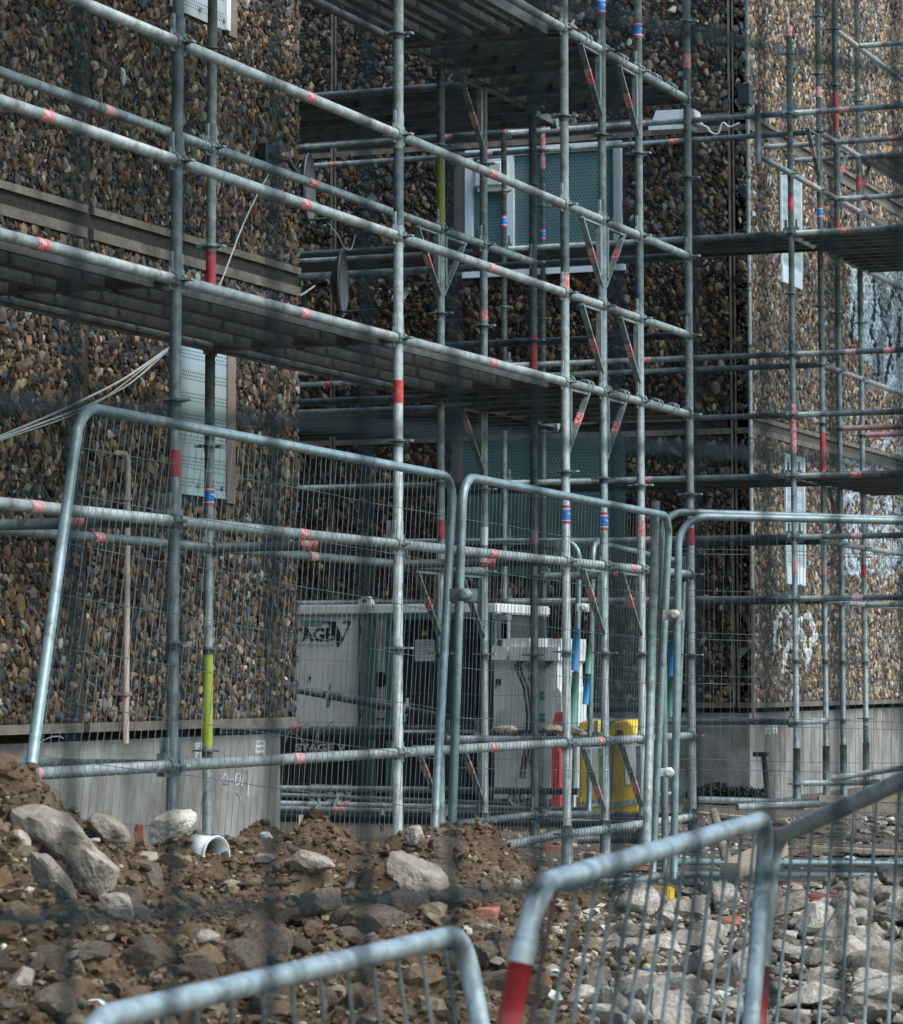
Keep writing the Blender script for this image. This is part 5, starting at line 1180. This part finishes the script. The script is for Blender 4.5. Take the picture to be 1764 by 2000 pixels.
# bent cables in the soil
cable([ground_at(600, 1765)+(0, 0, .02), ground_at(650, 1752)+(0, 0, .03), ground_at(700, 1765)+(0, 0, .02), ground_at(735, 1768)+(0, 0, .015)], .005, 'thin black cable lying across the middle of the heap', 'black')
cable([ground_at(425, 1738)+(0, 0, .02), ground_at(480, 1745)+(0, 0, .03), ground_at(530, 1738)+(0, 0, .02), ground_at(590, 1728)+(0, 0, .02)], .005, 'thin dark cable half buried right of the white bucket piece', 'black')
# plastic scrap
for (px, py, lb, mt) in ((190, 1975, 'bluish grey plastic scrap low on the heap', 'paper'), (521, 1640, 'crumpled clear plastic scrap on the crest by the plinth corner', 'paper'), (1272, 1905, 'small blue grey plastic scrap at the edge of the rubble', 'inkblue'), (1268, 1660, 'crushed blue and white drink can by the fence leg', 'blue')):
    p = ground_at(px, py); s = .03 if px != 1268 else .04; me = rock_mesh(int(px), (s*2, s*.7, s), M[mt], False, 9); o = inst('plastic_scrap' if px != 1268 else 'drink_can', me, Matrix.Translation(Vector(p+np.array([0, 0, s*.4]))) @ Matrix.Rotation(YAW+.6, 4, 'Z') @ Matrix.Rotation(.4, 4, 'Y'), None); tag(o, lb, 'litter')
# round patterned stone lower right
# black T post by far plinth
b = atD(1500, 1562, 21.6); t = atD(1492, 1475, 21.6); root = empty('marker_post', b, 'black post with a flat square head standing before the far plinth', 'post')
MB().tube([b, t], .018, 10).build('shaft', M['black'], root); MB().box(t+(-.07, -.03, -.01), t+(.03, .03, .022)).build('head', M['black'], root)
# weeds at foot of the recess wall
mb_v = []; mb_f = []; n = 2600
xw = rng.uniform(solveX(1340, YB-.2), solveX(1478, YB-.2), n); yw = YB-.02-rng.uniform(0, .35, n)**1; zw = rng.uniform(0, 1, n)**1.6*.15*(.5+.8*vnoise(xw*5, xw*0, 2))
s = rng.uniform(.01, .028, n); d1 = rng.normal(size=(n, 3)); d1 /= np.linalg.norm(d1, axis=1)[:, None]; d2 = np.cross(d1, rng.normal(size=(n, 3))); d2 /= np.linalg.norm(d2, axis=1)[:, None]
c = np.stack([xw, yw, zw], 1); V = np.stack([c-d1*s[:, None], c+d2*s[:, None]*.5, c+d1*s[:, None], c-d2*s[:, None]*.5], 1).reshape(-1, 3)
me = trimesh('weeds', V, np.arange(n*4).reshape(-1, 4), M['weed']); o = bpy.data.objects.new('weeds', me); reg(o, Matrix.Identity(4), None); tag(o, 'dark low weeds and moss at the foot of the recess wall', 'weeds', kind='stuff')
# twig plant at corner of near wall
root = empty('dead_twig', atD(600, 1480, 16.9), 'bare dead twigs sticking out in front of the generator side', 'twig')
tw = lambda *pp: [atD(x, y, 16.9) for x, y in pp]
mb = MB(); mb.tube(tw((610, 1480), (618, 1440), (640, 1418), (655, 1404)), [.006, .005, .003, .001], 6); mb.tube(tw((556, 1450), (566, 1425), (585, 1420), (605, 1413)), [.006, .005, .003, .001], 6); mb.tube(tw((618, 1440), (622, 1410)), [.004, .001], 6); mb.tube(tw((610, 1470), (585, 1440), (562, 1425)), [.005, .003, .001], 6)
mb.build('stem', M['twig'], root)
# pile of scrap stuff on level tube near the white tank
for i, (px, py, lb) in enumerate(((1122, 1428, 'muddy broken wood heap resting on the tube left of the yellow bins'), (1085, 1425, 'muddy lump resting on the tube under the red post'), (985, 1425, 'dark splintered timber resting on the level tube by the generator'))):
    me = rock_mesh(300+i, (.15, .1, .06), M['rock'], False, 12); o = inst('muddy_lump', me, Matrix.Translation(Vector(atD(px, py, 18.6))), None); tag(o, lb, 'lump')
# ------------------------------------------------------------------ near mesh fence the photograph is taken through
nf = empty('wire_fence', tuple(FV*1.35+np.array([0, 0, -.45])), 'dark green wire mesh fence close to the viewer, out of focus', 'fence')
ang = math.radians(48.8); dn = RV*math.sin(ang)+FV*math.cos(ang); c = FV*1.35
ys_ = [H0+float(SD(845.))*1.35]; zs_ = [ys_[0]+.2*k for k in range(-8, 4)]
x885 = (885-PX0)/F_; s0 = 0
mv = MB(); mh = MB()
off = x885*1.35/ (math.sin(ang)-x885*math.cos(ang))
for k in range(-22, 24): p = c+dn*(off+.05*k); mv.tube([p+np.array([0, 0, zs_[0]]), p+np.array([0, 0, zs_[-1]])], .0022, 8)
for z in zs_: mh.tube([c+dn*(-1.1)+np.array([0, 0, z])+FV*.0045, c+dn*1.2+np.array([0, 0, z])+FV*.0045], .0022, 8)
mv.build('wire_mesh', M['nearwire'], nf); mh.build('cross_wire', M['nearwire'], nf)
mb = MB()
for s in (-1.12, 1.22): p = c+dn*s; mb.tube([p+np.array([0, 0, -.5]), p+np.array([0, 0, zs_[-1]+.05])], .024, 14)
mb.build('post', M['nearwire'], nf)
print('rubble', k, 'objects', len(bpy.data.objects))
